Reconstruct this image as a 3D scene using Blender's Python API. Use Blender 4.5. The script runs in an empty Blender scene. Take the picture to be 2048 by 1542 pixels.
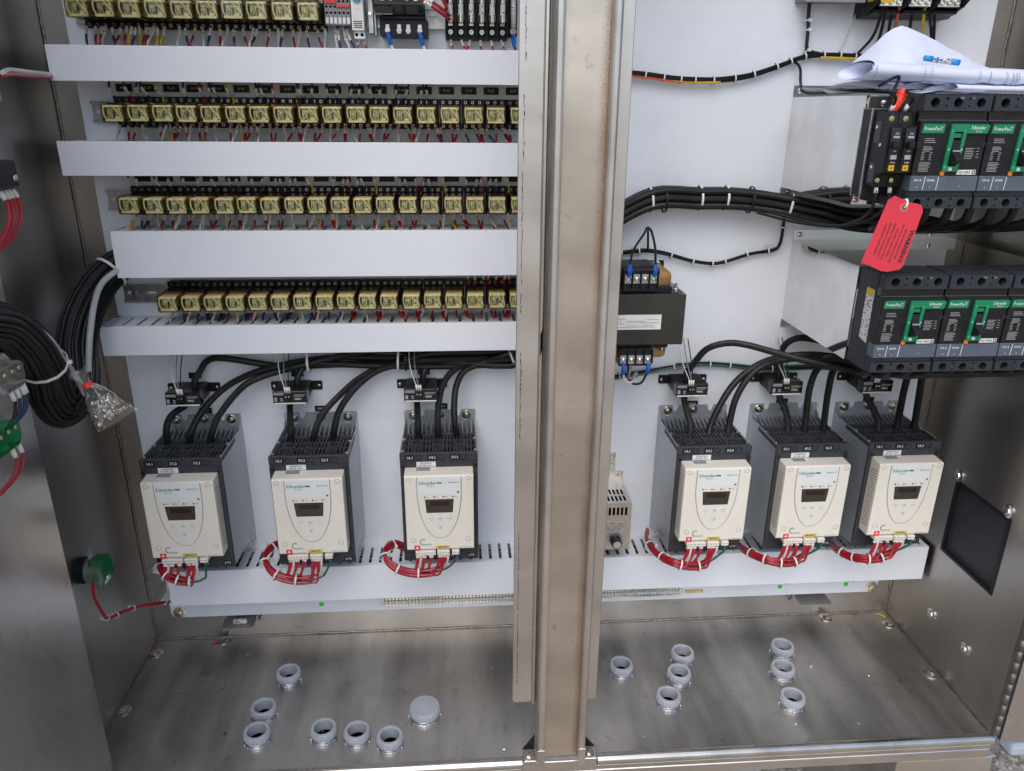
import bpy, bmesh, math, random
from mathutils import Vector, Matrix
from mathutils.geometry import delaunay_2d_cdt
S = 0.001                      # everything below is written in millimetres
rnd = random.Random(7)
sc = bpy.context.scene
col = sc.collection
# ------------------------------------------------------------------ camera
cam = bpy.data.cameras.new('camera'); cam_o = bpy.data.objects.new('camera', cam); col.objects.link(cam_o)
cam.sensor_width = 36.0; cam.lens = 1511.46/2048*36.0
cam.clip_start = 0.02; cam.clip_end = 300
cam_o.location = (0, -1.47067, 1.14843)
cam_o.rotation_euler = (math.radians(69.728), math.radians(-0.425), math.radians(-4.042))
sc.camera = cam_o
# ------------------------------------------------------------------ light: bright overcast daylight
SUN_EL, SUN_AZ = math.radians(52), math.radians(200)
w = bpy.data.worlds.new('World'); sc.world = w; w.use_nodes = True
nt = w.node_tree; nt.nodes.clear()
sky = nt.nodes.new('ShaderNodeTexSky'); sky.sky_type = 'NISHITA'; sky.sun_disc = False
sky.sun_elevation = SUN_EL; sky.sun_rotation = SUN_AZ; sky.air_density = 1.0; sky.dust_density = 2.0; sky.ozone_density = 1.0
bg = nt.nodes.new('ShaderNodeBackground'); bg.inputs['Strength'].default_value = 0.12
out = nt.nodes.new('ShaderNodeOutputWorld')
nt.links.new(sky.outputs[0], bg.inputs[0]); nt.links.new(bg.outputs[0], out.inputs[0])
sun = bpy.data.lights.new('sun', 'SUN'); sun.energy = 1.1; sun.angle = math.radians(60); sun.color = (1.0, 0.975, 0.945)
sun_o = bpy.data.objects.new('sun', sun); col.objects.link(sun_o)
d = Vector((math.sin(SUN_AZ)*math.cos(SUN_EL), math.cos(SUN_AZ)*math.cos(SUN_EL), math.sin(SUN_EL)))
sun_o.rotation_euler = d.to_track_quat('Z', 'Y').to_euler()
vs = sc.view_settings
vs.view_transform = 'Standard'; vs.look = 'None'; vs.gamma = 1.0; vs.exposure = 0.68; vs.use_curve_mapping = False
sc.cycles.transparent_max_bounces = 16
sc.cycles.max_bounces = 8

# ------------------------------------------------------------------ mesh helpers
class MB:
    def __init__(s): s.v = []; s.f = []; s.m = []; s.sm = []; s.cur = 0
    def mat(s, i): s.cur = i; return s
    def _add(s, vs, fs, smooth=False):
        b = len(s.v); s.v += [tuple(p) for p in vs]
        for f in fs:
            s.f.append(tuple(b+i for i in f)); s.m.append(s.cur); s.sm.append(smooth)
        return s
    def box(s, x0, x1, y0, y1, z0, z1):
        x0, x1 = min(x0, x1), max(x0, x1); y0, y1 = min(y0, y1), max(y0, y1); z0, z1 = min(z0, z1), max(z0, z1)
        v = [(x0,y0,z0),(x1,y0,z0),(x1,y1,z0),(x0,y1,z0),(x0,y0,z1),(x1,y0,z1),(x1,y1,z1),(x0,y1,z1)]
        return s._add(v, [(0,3,2,1),(4,5,6,7),(0,1,5,4),(1,2,6,5),(2,3,7,6),(3,0,4,7)])
    def prism(s, poly, axis, a, b):
        """poly: 2-D outline; axis 'x': (y,z) 'y': (x,z) 'z': (x,y)"""
        def P(u, w, t): return {'x': (t,u,w), 'y': (u,t,w), 'z': (u,w,t)}[axis]
        n = len(poly); v = [P(u, w, a) for u, w in poly] + [P(u, w, b) for u, w in poly]
        f = [tuple(range(n)), tuple(reversed(range(n, 2*n)))] + [(i, i+n, (i+1) % n+n, (i+1) % n) for i in range(n)]
        return s._add(v, f)
    def cyl(s, p0, p1, r, n=12, r2=None, caps=True):
        p0 = Vector(p0); p1 = Vector(p1); r2 = r if r2 is None else r2
        q = (p1-p0).to_track_quat('Z', 'Y'); v = []
        for c, rr in ((p0, r), (p1, r2)):
            for i in range(n):
                t = 2*math.pi*i/n; v.append(c+q @ Vector((rr*math.cos(t), rr*math.sin(t), 0)))
        s._add(v, [(i, (i+1) % n, (i+1) % n+n, i+n) for i in range(n)], True)
        if caps:
            b = len(s.v)-2*n
            s.f.append(tuple(b+i for i in reversed(range(n)))); s.m.append(s.cur); s.sm.append(False)
            s.f.append(tuple(b+n+i for i in range(n))); s.m.append(s.cur); s.sm.append(False)
        return s
    def lathe(s, c, prof, n=24, axis='z'):
        """prof: (radius, height) from start to end"""
        c = Vector(c); v = []
        for r, h in prof:
            for i in range(n):
                t = 2*math.pi*i/n; a, b = r*math.cos(t), r*math.sin(t)
                v.append(c+Vector({'z': (a,b,h), 'y': (a,h,b), 'x': (h,a,b)}[axis]))
        f = []
        for k in range(len(prof)-1):
            for i in range(n):
                j = (i+1) % n; q = (k*n+i, k*n+j, (k+1)*n+j, (k+1)*n+i)
                f.append(q if axis != 'y' else q[::-1])
        return s._add(v, f, True)
    def tube(s, pts, r, n=8, caps=True, rad=None, flat=1.0):
        pts = [Vector(p) for p in pts]; m = len(pts); v = []
        up = Vector((0.13, 0.21, 0.97)); prev = None
        for k, p in enumerate(pts):
            t = (pts[min(k+1, m-1)]-pts[max(k-1, 0)]).normalized()
            if prev is None:
                a = t.cross(up)
                if a.length < 1e-3: a = t.cross(Vector((1, 0, 0)))
            else: a = prev-t*prev.dot(t)
            a.normalize(); prev = a; b = t.cross(a); rr = rad[k] if rad else r
            for i in range(n):
                th = 2*math.pi*i/n; v.append(p+a*(rr*math.cos(th))+b*(rr*flat*math.sin(th)))
        f = [(k*n+i, k*n+(i+1) % n, (k+1)*n+(i+1) % n, (k+1)*n+i) for k in range(m-1) for i in range(n)]
        s._add(v, f, True)
        if caps:
            b0 = len(s.v)-m*n
            s.f.append(tuple(b0+i for i in reversed(range(n)))); s.m.append(s.cur); s.sm.append(False)
            s.f.append(tuple(b0+(m-1)*n+i for i in range(n))); s.m.append(s.cur); s.sm.append(False)
        return s
    def plate(s, outer, holes, axis, a, b):
        """flat plate with holes, extruded between a and b along axis"""
        def P(u, w, t): return {'x': (t,u,w), 'y': (u,t,w), 'z': (u,w,t)}[axis]
        pts = []; edges = []
        for lp in [outer]+holes:
            o = len(pts); pts += [Vector(p) for p in lp]; n = len(lp); edges += [(o+i, o+(i+1) % n) for i in range(n)]
        cv, ce, cf, *_ = delaunay_2d_cdt(pts, edges, [], 1, 1e-5)
        def inside(p, lp):
            c = False; n = len(lp)
            for i in range(n):
                x1, y1 = lp[i]; x2, y2 = lp[(i+1) % n]
                if (y1 > p[1]) != (y2 > p[1]) and p[0] < (x2-x1)*(p[1]-y1)/(y2-y1)+x1: c = not c
            return c
        n = len(cv); v = [P(p.x, p.y, a) for p in cv]+[P(p.x, p.y, b) for p in cv]; f = []
        for t in cf:
            cx = sum(cv[i].x for i in t)/len(t); cy = sum(cv[i].y for i in t)/len(t)
            if any(inside((cx, cy), h) for h in holes) or not inside((cx, cy), outer): continue
            f += [tuple(t), tuple(i+n for i in reversed(t))]
        s._add(v, f)
        for lp in [outer]+holes:
            m = len(lp)
            s._add([P(u, q, a) for u, q in lp]+[P(u, q, b) for u, q in lp], [(i, i+m, (i+1) % m+m, (i+1) % m) for i in range(m)])
        return s
    def sheet(s, grid):
        """grid[i][j] of points -> smooth quad sheet"""
        nI, nJ = len(grid), len(grid[0])
        return s._add([p for row in grid for p in row], [(i*nJ+j, i*nJ+j+1, (i+1)*nJ+j+1, (i+1)*nJ+j) for i in range(nI-1) for j in range(nJ-1)], True)
    def mesh(s, name, mats, bev=0, seg=1, origin=(0, 0, 0), fix=True):
        me = bpy.data.meshes.new(name); o = Vector(origin)
        me.from_pydata([((p[0]-o.x)*S, (p[1]-o.y)*S, (p[2]-o.z)*S) for p in s.v], [], s.f)
        for m in (mats if isinstance(mats, (list, tuple)) else [mats]): me.materials.append(MT[m] if isinstance(m, str) else m)
        me.polygons.foreach_set('material_index', s.m); me.polygons.foreach_set('use_smooth', s.sm)
        bm = bmesh.new(); bm.from_mesh(me)
        if fix: bmesh.ops.recalc_face_normals(bm, faces=bm.faces)
        if bev:
            ed = [e for e in bm.edges if len(e.link_faces) == 2 and e.calc_face_angle(0) > math.radians(35)]
            bmesh.ops.bevel(bm, geom=ed, offset=bev*S, segments=seg, affect='EDGES', profile=0.5, clamp_overlap=True)
        for e in bm.edges:
            if len(e.link_faces) == 2 and e.calc_face_angle(0) > 0.5: e.smooth = False
        bm.to_mesh(me); bm.free(); me.update()
        return me
    def build(s, name, mats, parent=None, origin=(0, 0, 0), bev=0, seg=1, fix=True):
        return obj(name, s.mesh(name, mats, bev, seg, origin, fix), parent, origin)

def obj(name, me, parent=None, loc=(0, 0, 0), rot=None):
    o = bpy.data.objects.new(name, me); col.objects.link(o)
    if parent: o.parent = parent
    o.location = [c*S for c in loc]
    if rot: o.rotation_euler = rot
    return o
def tag(o, label, cat, group=None, kind=None):
    if label: o['label'] = label
    if cat: o['category'] = cat
    if group: o['group'] = group
    if kind: o['kind'] = kind
    return o
def thing(name, label, cat, loc=(0, 0, 0), group=None, rotz=0):
    o = obj(name, None, None, loc); o.empty_display_size = 0.02; o.rotation_euler = (0, 0, rotz)
    return tag(o, label, cat, group)
def stuff(o): o['kind'] = 'stuff'; return o
def kids(o): return [c for c in ALL_KIDS(o)]
def ALL_KIDS(o): return list(o.children)
def dup(o, loc=None, label=None, group=None, parent=None):
    c = o.copy(); col.objects.link(c)
    if parent: c.parent = parent
    if loc: c.location = [v*S for v in loc]
    if label: c['label'] = label
    if group: c['group'] = group
    for ch in list(o.children): dup(ch, parent=c)
    return c
_tc = {}
def lettering(parent, body, size, loc, mat, align='CENTER', rot=(math.pi/2, 0, 0), sx=1.0, name='lettering', bold=0.0):
    key = (body, size, align, sx, mat, bold)
    if key not in _tc:
        cu = bpy.data.curves.new('lettering', 'FONT'); cu.body = body; cu.size = size*S; cu.align_x = align; cu.align_y = 'CENTER'
        cu.resolution_u = 1; cu.offset = bold*S
        t = bpy.data.objects.new('tmp', cu); col.objects.link(t)
        dg = bpy.context.evaluated_depsgraph_get()
        me = bpy.data.meshes.new_from_object(t.evaluated_get(dg)); me.name = 'lettering'
        bpy.data.objects.remove(t); bpy.data.curves.remove(cu)
        if sx != 1.0:
            for vv in me.vertices: vv.co.x *= sx
        me.materials.clear(); me.materials.append(MT[mat]); _tc[key] = me
    return obj(name, _tc[key], parent, loc, rot)
def circ(cx, cy, r, n=16, a0=0): return [(cx+r*math.cos(a0+2*math.pi*i/n), cy+r*math.sin(a0+2*math.pi*i/n)) for i in range(n)]
def rrect(x0, x1, y0, y1, r, n=4):
    p = []
    for cx, cy, a in ((x1-r, y1-r, 0), (x0+r, y1-r, 90), (x0+r, y0+r, 180), (x1-r, y0+r, 270)):
        for i in range(n+1): t = math.radians(a+90*i/n); p.append((cx+r*math.cos(t), cy+r*math.sin(t)))
    return p
def rect(x0, x1, y0, y1): return [(x0, y0), (x1, y0), (x1, y1), (x0, y1)]
def spline(pts, k=6):
    P = [Vector(p) for p in pts]; P = [P[0]*2-P[1]]+P+[P[-1]*2-P[-2]]; o = []
    for i in range(1, len(P)-2):
        a, b, c, e = P[i-1:i+3]
        for j in range(k):
            t = j/k; o.append(0.5*((2*b)+(c-a)*t+(2*a-5*b+4*c-e)*t*t+(3*b-a-3*c+e)*t**3))
    o.append(P[-2]); return o

# ------------------------------------------------------------------ materials
MT = {}
def N(nt, t, **kw):
    n = nt.nodes.new(t)
    for k, v in kw.items():
        if k in n.inputs: n.inputs[k].default_value = v
        else: setattr(n, k, v)
    return n
def coords(nt, scale=(1, 1, 1), rand=True):
    tc = N(nt, 'ShaderNodeTexCoord'); mp = N(nt, 'ShaderNodeMapping'); mp.inputs['Scale'].default_value = scale
    nt.links.new(tc.outputs['Object'], mp.inputs[0])
    if rand:
        oi = N(nt, 'ShaderNodeObjectInfo'); mu = N(nt, 'ShaderNodeMath', operation='MULTIPLY'); mu.inputs[1].default_value = 37.0
        nt.links.new(oi.outputs['Random'], mu.inputs[0]); nt.links.new(mu.outputs[0], mp.inputs['Location'])
    return mp
def ramp(nt, fac, stops):
    r = N(nt, 'ShaderNodeValToRGB'); e = r.color_ramp.elements
    while len(e) < len(stops): e.new(0.5)
    for el, (p, c) in zip(e, stops): el.position = p; el.color = (*c, 1) if len(c) == 3 else c
    nt.links.new(fac, r.inputs[0]); return r
def mat(name, c, rough=0.5, metal=0.0, var=0.06, vs=60, bump=0.0, bs=900, coat=0.0, dirt=0.0, spec=0.5, alpha=None):
    m = bpy.data.materials.new(name); m.use_nodes = True; nt = m.node_tree; b = nt.nodes['Principled BSDF']; MT[name] = m
    b.inputs['Roughness'].default_value = rough; b.inputs['Metallic'].default_value = metal
    b.inputs['Coat Weight'].default_value = coat; b.inputs['Specular IOR Level'].default_value = spec
    mp = coords(nt); no = N(nt, 'ShaderNodeTexNoise', Scale=vs, Detail=3.0); nt.links.new(mp.outputs[0], no.inputs['Vector'])
    lo = tuple(max(0, x*(1-var)) for x in c); hi = tuple(min(1, x*(1+var)) for x in c)
    r = ramp(nt, no.outputs['Fac'], [(0.35, lo), (0.65, hi)]); src = r.outputs[0]
    if dirt:
        n2 = N(nt, 'ShaderNodeTexNoise', Scale=14.0, Detail=6.0, Roughness=0.7); nt.links.new(mp.outputs[0], n2.inputs['Vector'])
        r2 = ramp(nt, n2.outputs['Fac'], [(0.50, (0, 0, 0)), (0.75, (1, 1, 1))])
        mx = N(nt, 'ShaderNodeMix', data_type='RGBA'); mx.inputs[7].default_value = tuple(x*(1-dirt) for x in c)+(1,)
        nt.links.new(r2.outputs[0], mx.inputs[0]); nt.links.new(src, mx.inputs[6]); src = mx.outputs[2]
    nt.links.new(src, b.inputs['Base Color'])
    rr = N(nt, 'ShaderNodeMapRange'); rr.inputs['To Min'].default_value = max(0.02, rough-0.06); rr.inputs['To Max'].default_value = min(1, rough+0.06)
    nt.links.new(no.outputs['Fac'], rr.inputs[0]); nt.links.new(rr.outputs[0], b.inputs['Roughness'])
    if bump:
        n3 = N(nt, 'ShaderNodeTexNoise', Scale=bs, Detail=2.0); nt.links.new(mp.outputs[0], n3.inputs['Vector'])
        bp = N(nt, 'ShaderNodeBump', Strength=bump, Distance=0.0004); nt.links.new(n3.outputs['Fac'], bp.inputs['Height']); nt.links.new(bp.outputs[0], b.inputs['Normal'])
    return m
def steel(name, c, rough, brush, stain=0.10, sscale=5.0, spots=0.12, edges=None, wipe=0.07):
    """brushed stainless: fine grain along one axis, soft wipe marks, sparse water spots"""
    m = bpy.data.materials.new(name); m.use_nodes = True; nt = m.node_tree; b = nt.nodes['Principled BSDF']; MT[name] = m
    b.inputs['Metallic'].default_value = 1.0
    mp = coords(nt, brush); g = N(nt, 'ShaderNodeTexNoise', Scale=1.0, Detail=3.0, Roughness=0.6); nt.links.new(mp.outputs[0], g.inputs['Vector'])
    mo = coords(nt); st = N(nt, 'ShaderNodeTexNoise', Scale=sscale, Detail=5.0, Roughness=0.55, Distortion=0.6); nt.links.new(mo.outputs[0], st.inputs['Vector'])
    mw = coords(nt, tuple(2.5 if v > 100 else 14 for v in brush)); wi = N(nt, 'ShaderNodeTexNoise', Scale=1.0, Detail=4.0, Roughness=0.5); nt.links.new(mw.outputs[0], wi.inputs['Vector'])
    sp = N(nt, 'ShaderNodeTexNoise', Scale=sscale*7, Detail=3.0, Roughness=0.65); nt.links.new(mo.outputs[0], sp.inputs['Vector'])
    r = ramp(nt, st.outputs['Fac'], [(0.30, tuple(x*(1-stain) for x in c)), (0.70, tuple(min(1, x*(1+stain)) for x in c))])
    r3 = ramp(nt, sp.outputs['Fac'], [(0.27, (1-spots, 1-spots, 1-spots)), (0.37, (1, 1, 1))])
    mx = N(nt, 'ShaderNodeMix', data_type='RGBA', blend_type='MULTIPLY'); mx.inputs[0].default_value = 1.0
    nt.links.new(r.outputs[0], mx.inputs[6]); nt.links.new(r3.outputs[0], mx.inputs[7]); src = mx.outputs[2]
    rw = ramp(nt, wi.outputs['Fac'], [(0.34, (1-wipe,)*3), (0.5, (1, 1, 1)), (0.62, (1+wipe*0.8,)*3)])
    mw2 = N(nt, 'ShaderNodeMix', data_type='RGBA', blend_type='MULTIPLY'); mw2.inputs[0].default_value = 1.0; nt.links.new(src, mw2.inputs[6]); nt.links.new(rw.outputs[0], mw2.inputs[7]); src = mw2.outputs[2]
    ad = N(nt, 'ShaderNodeMath', operation='ADD'); nt.links.new(wi.outputs['Fac'], ad.inputs[0]); nt.links.new(st.outputs['Fac'], ad.inputs[1])
    mr = N(nt, 'ShaderNodeMapRange'); mr.inputs['From Min'].default_value = 0.6; mr.inputs['From Max'].default_value = 1.4
    mr.inputs['To Min'].default_value = rough*0.78; mr.inputs['To Max'].default_value = rough*1.25
    nt.links.new(ad.outputs[0], mr.inputs[0]); rs = mr.outputs[0]
    if edges:                                   # brown heat tint with a ragged border along the folds: (x0, x1) in metres
        tc = N(nt, 'ShaderNodeTexCoord'); sx = N(nt, 'ShaderNodeSeparateXYZ'); nt.links.new(tc.outputs['Object'], sx.inputs[0])
        fn = N(nt, 'ShaderNodeTexNoise', Scale=420.0, Detail=3.0); nt.links.new(tc.outputs['Object'], fn.inputs['Vector'])
        lf = N(nt, 'ShaderNodeTexNoise', Scale=9.0, Detail=3.0); nt.links.new(tc.outputs['Object'], lf.inputs['Vector'])
        n1 = N(nt, 'ShaderNodeMath', operation='MULTIPLY_ADD'); n1.inputs[1].default_value = 0.016; nt.links.new(fn.outputs['Fac'], n1.inputs[0]); nt.links.new(sx.outputs[0], n1.inputs[2])
        n2 = N(nt, 'ShaderNodeMath', operation='MULTIPLY_ADD'); n2.inputs[1].default_value = 0.020; nt.links.new(lf.outputs['Fac'], n2.inputs[0]); nt.links.new(n1.outputs[0], n2.inputs[2])
        mra = N(nt, 'ShaderNodeMapRange'); mra.inputs['From Min'].default_value = edges[0]+0.018; mra.inputs['From Max'].default_value = edges[1]+0.018; nt.links.new(n2.outputs[0], mra.inputs[0])
        m2 = N(nt, 'ShaderNodeMix', data_type='RGBA'); m2.inputs[7].default_value = (0.30, 0.20, 0.135, 1); nt.links.new(mra.outputs[0], m2.inputs[0]); nt.links.new(src, m2.inputs[6]); src = m2.outputs[2]
        r5 = N(nt, 'ShaderNodeMath', operation='MULTIPLY_ADD'); r5.inputs[1].default_value = 0.25; nt.links.new(mra.outputs[0], r5.inputs[0]); nt.links.new(rs, r5.inputs[2]); rs = r5.outputs[0]
    nt.links.new(src, b.inputs['Base Color']); nt.links.new(rs, b.inputs['Roughness'])
    bp = N(nt, 'ShaderNodeBump', Strength=0.06, Distance=0.0002); nt.links.new(g.outputs['Fac'], bp.inputs['Height']); nt.links.new(bp.outputs[0], b.inputs['Normal'])
    return m
def clear(name, c, gloss=0.10, rough=0.08, haze=0.0, hazec=(1, 1, 1), edge=None):
    """thin see-through plastic"""
    m = bpy.data.materials.new(name); m.use_nodes = True; nt = m.node_tree; nt.nodes.clear(); MT[name] = m
    o = N(nt, 'ShaderNodeOutputMaterial'); t = N(nt, 'ShaderNodeBsdfTransparent'); t.inputs[0].default_value = (*c, 1)
    g = N(nt, 'ShaderNodeBsdfGlossy'); g.inputs['Roughness'].default_value = rough
    lw = N(nt, 'ShaderNodeLayerWeight', Blend=0.25); ma = N(nt, 'ShaderNodeMath', operation='MULTIPLY_ADD'); ma.inputs[1].default_value = 0.7; ma.inputs[2].default_value = gloss
    nt.links.new(lw.outputs['Fresnel'], ma.inputs[0])
    mx = N(nt, 'ShaderNodeMixShader'); nt.links.new(ma.outputs[0], mx.inputs[0]); nt.links.new(t.outputs[0], mx.inputs[1]); nt.links.new(g.outputs[0], mx.inputs[2])
    last = mx
    if edge:
        l2 = N(nt, 'ShaderNodeLayerWeight', Blend=0.5); re_ = ramp(nt, l2.outputs['Facing'], [(0.25, c), (0.75, edge)]); nt.links.new(re_.outputs[0], t.inputs[0])
    if haze:
        df = N(nt, 'ShaderNodeBsdfDiffuse'); df.inputs[0].default_value = (*hazec, 1); m2 = N(nt, 'ShaderNodeMixShader'); m2.inputs[0].default_value = haze
        nt.links.new(mx.outputs[0], m2.inputs[1]); nt.links.new(df.outputs[0], m2.inputs[2]); last = m2
    nt.links.new(last.outputs[0], o.inputs[0]); return m
def printed(name, paper, ink, sx, sy, dens=0.5, rough=0.6, axis=(1, 1, 1)):
    """paper or sleeve with rows of tiny illegible print"""
    m = bpy.data.materials.new(name); m.use_nodes = True; nt = m.node_tree; b = nt.nodes['Principled BSDF']; MT[name] = m
    b.inputs['Roughness'].default_value = rough
    mp = coords(nt, (sx*axis[0], sx*axis[1], sy*axis[2])); no = N(nt, 'ShaderNodeTexNoise', Scale=1.0, Detail=1.0); nt.links.new(mp.outputs[0], no.inputs['Vector'])
    r = ramp(nt, no.outputs['Fac'], [(dens, paper), (dens+0.05, ink)]); nt.links.new(r.outputs[0], b.inputs['Base Color']); return m

mat('panel_white', (0.755, 0.785, 0.835), 0.38, var=0.015, vs=3, dirt=0.06, coat=0.1)
mat('duct_white', (0.765, 0.79, 0.835), 0.42, var=0.012, vs=4, dirt=0.03)
steel('steel_floor', (0.50, 0.475, 0.445), 0.44, (3, 900, 3), 0.16, 5.0, 0.22, wipe=0.26)
steel('steel_wall', (0.44, 0.42, 0.395), 0.34, (3, 5, 1200), 0.07, 3.0, 0.10)
steel('steel_back', (0.41, 0.39, 0.37), 0.38, (5, 5, 900), 0.12, 6.0, 0.18)
steel('steel_post', (0.60, 0.575, 0.545), 0.36, (900, 3, 5), 0.08, 5.0, 0.10)
steel('steel_web', (0.58, 0.52, 0.45), 0.38, (900, 3, 5), 0.16, 6.0, 0.24, edges=(0.018, 0.034))
steel('steel_spot', (0.22, 0.21, 0.20), 0.62, (900, 3, 5), 0.10, 5.0, 0.14)
steel('steel_door', (0.55, 0.535, 0.52), 0.28, (5, 5, 1200), 0.05, 2.0, 0.06)
steel('steel_lip', (0.55, 0.525, 0.49), 0.27, (5, 900, 900), 0.10, 8.0)
steel('steel_bright', (0.72, 0.72, 0.715), 0.045, (60, 60, 60), 0.03, 8.0, 0.05)
steel('steel_flange', (0.62, 0.62, 0.61), 0.36, (5, 5, 900), 0.08, 8.0, 0.10)
mat('tab_steel', (0.30, 0.29, 0.28), 0.5, 0.25, var=0.1)
mat('galvanised', (0.50, 0.52, 0.55), 0.48, 0.75, var=0.05, vs=25)
mat('weld', (0.26, 0.23, 0.20), 0.45, 1.0, var=0.5, vs=300, bump=0.8, bs=500)
mat('rust_tint', (0.26, 0.14, 0.09), 0.75, 0.3, var=0.4, vs=300)
mat('zinc', (0.52, 0.53, 0.54), 0.36, 1.0, var=0.16, vs=90)
mat('aluminium', (0.60, 0.57, 0.52), 0.33, 1.0, var=0.06, vs=60)
mat('chrome', (0.72, 0.72, 0.71), 0.18, 1.0, var=0.12, vs=200)
mat('nickel', (0.60, 0.54, 0.46), 0.25, 1.0, var=0.12, vs=200)
mat('brass', (0.55, 0.43, 0.22), 0.30, 1.0)
mat('black', (0.012, 0.012, 0.014), 0.42, var=0.2, vs=90, spec=0.28)
mat('black_gloss', (0.010, 0.010, 0.011), 0.16, var=0.2)
mat('hole', (0.003, 0.003, 0.003), 0.9, spec=0.0)
mat('cable_black', (0.013, 0.013, 0.014), 0.40, var=0.2, vs=50, spec=0.28)
mat('slate', (0.030, 0.034, 0.042), 0.46, var=0.10, vs=60, bump=0.15, bs=2500, spec=0.28)
mat('slate_strip', (0.085, 0.105, 0.135), 0.48)
mat('charcoal', (0.042, 0.044, 0.053), 0.50, var=0.08, bump=0.2, bs=2500, spec=0.28)
mat('cream', (0.74, 0.695, 0.605), 0.46, var=0.02, vs=30, bump=0.08, bs=3000)
mat('cream_panel', (0.72, 0.69, 0.62), 0.40, var=0.015)
mat('cream_dark', (0.30, 0.26, 0.21), 0.6)
mat('logo_panel', (0.70, 0.72, 0.71), 0.38, var=0.01)
mat('lcd', (0.040, 0.026, 0.018), 0.12, coat=0.4)
mat('lcd_dark', (0.012, 0.010, 0.010), 0.12)
mat('white_plastic', (0.74, 0.73, 0.70), 0.45)
mat('tie_white', (0.70, 0.69, 0.66), 0.40)
mat('white_print', (0.75, 0.75, 0.75), 0.55)
mat('grey_print', (0.33, 0.33, 0.33), 0.55)
mat('black_print', (0.02, 0.02, 0.02), 0.55)
mat('marker_ink', (0.05, 0.045, 0.05), 0.5, var=0.5, vs=900)
mat('green_logo', (0.005, 0.19, 0.085), 0.4)
mat('green', (0.004, 0.20, 0.085), 0.38)
mat('orange', (0.75, 0.20, 0.01), 0.45)
mat('wirenut', (0.80, 0.055, 0.025), 0.42)
mat('yellow', (0.66, 0.46, 0.012), 0.5)
mat('red_label', (0.74, 0.035, 0.035), 0.5)
mat('tag_red', (0.66, 0.035, 0.06), 0.62, var=0.04, vs=20)
mat('eyelet_paper', (0.62, 0.16, 0.17), 0.6)
mat('paper', (0.63, 0.67, 0.81), 0.7, var=0.02, vs=10)
mat('pen_blue', (0.01, 0.27, 0.66), 0.35)
mat('blue_lug', (0.008, 0.10, 0.42), 0.35)
mat('dial_blue', (0.02, 0.27, 0.52), 0.4)
mat('dot_green', (0.03, 0.60, 0.02), 0.5)
mat('w_red', (0.34, 0.006, 0.018), 0.36, var=0.1, coat=0.2)
mat('w_white', (0.62, 0.58, 0.55), 0.4)
mat('w_navy', (0.010, 0.028, 0.095), 0.38)
mat('w_yellow', (0.62, 0.40, 0.015), 0.4)
mat('w_black', (0.012, 0.012, 0.014), 0.4, spec=0.28)
mat('w_green', (0.008, 0.11, 0.075), 0.4)
mat('w_grey', (0.20, 0.215, 0.22), 0.4)
mat('w_orange', (0.66, 0.10, 0.03), 0.4)
mat('w_darkred', (0.035, 0.008, 0.010), 0.42, spec=0.28)
mat('grey_jacket', (0.40, 0.40, 0.40), 0.5)
mat('grey_plastic', (0.36, 0.37, 0.40), 0.45, var=0.05)
mat('bush_grey', (0.36, 0.38, 0.42), 0.55, var=0.07, vs=60, bump=0.2, bs=1500)
mat('block_grey', (0.23, 0.24, 0.26), 0.5)
mat('coil_wrap', (0.30, 0.18, 0.05), 0.5, var=0.25, vs=30)
mat('varnish', (0.022, 0.024, 0.018), 0.22, var=0.4, vs=12, coat=0.6)
mat('relay_cream', (0.74, 0.72, 0.56), 0.5, var=0.15, vs=120)
mat('relay_coil', (0.44, 0.48, 0.38), 0.42, 0.1, var=0.55, vs=320)
mat('relay_gap_dark', (0.035, 0.022, 0.010), 0.5)  # near-black base and slots paint the dark gaps inside the relays
mat('terminal_white', (0.66, 0.65, 0.60), 0.5)
mat('plate_black', (0.013, 0.013, 0.015), 0.42, spec=0.28)
mat('yellow_plate', (0.62, 0.36, 0.01), 0.5)
mat('blue_white', (0.62, 0.68, 0.74), 0.55)
printed('sleeve', (0.74, 0.72, 0.68), (0.05, 0.05, 0.05), 420, 300, 0.585)
printed('fine_print', (0.72, 0.72, 0.74), (0.10, 0.10, 0.12), 260, 700, 0.56)
printed('drawing', (0.76, 0.78, 0.86), (0.42, 0.42, 0.50), 420, 220, 0.60)
printed('fuse_glass', (0.52, 0.54, 0.52), (0.12, 0.13, 0.13), 200, 300, 0.60, rough=0.2)
clear('amber', (0.985, 0.935, 0.73), 0.035, 0.04, 0.0, edge=(0.74, 0.52, 0.18))
clear('clear_plastic', (0.95, 0.96, 0.94), 0.10, 0.10, 0.10, (0.7, 0.7, 0.66))
clear('clear_green', (0.25, 0.82, 0.45), 0.10, 0.10, 0.16, (0.01, 0.34, 0.10))
clear('bag_film', (0.985, 0.985, 0.985), 0.05, 0.10, 0.03)
clear('smoked', (0.30, 0.28, 0.28), 0.06, 0.10)
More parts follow.
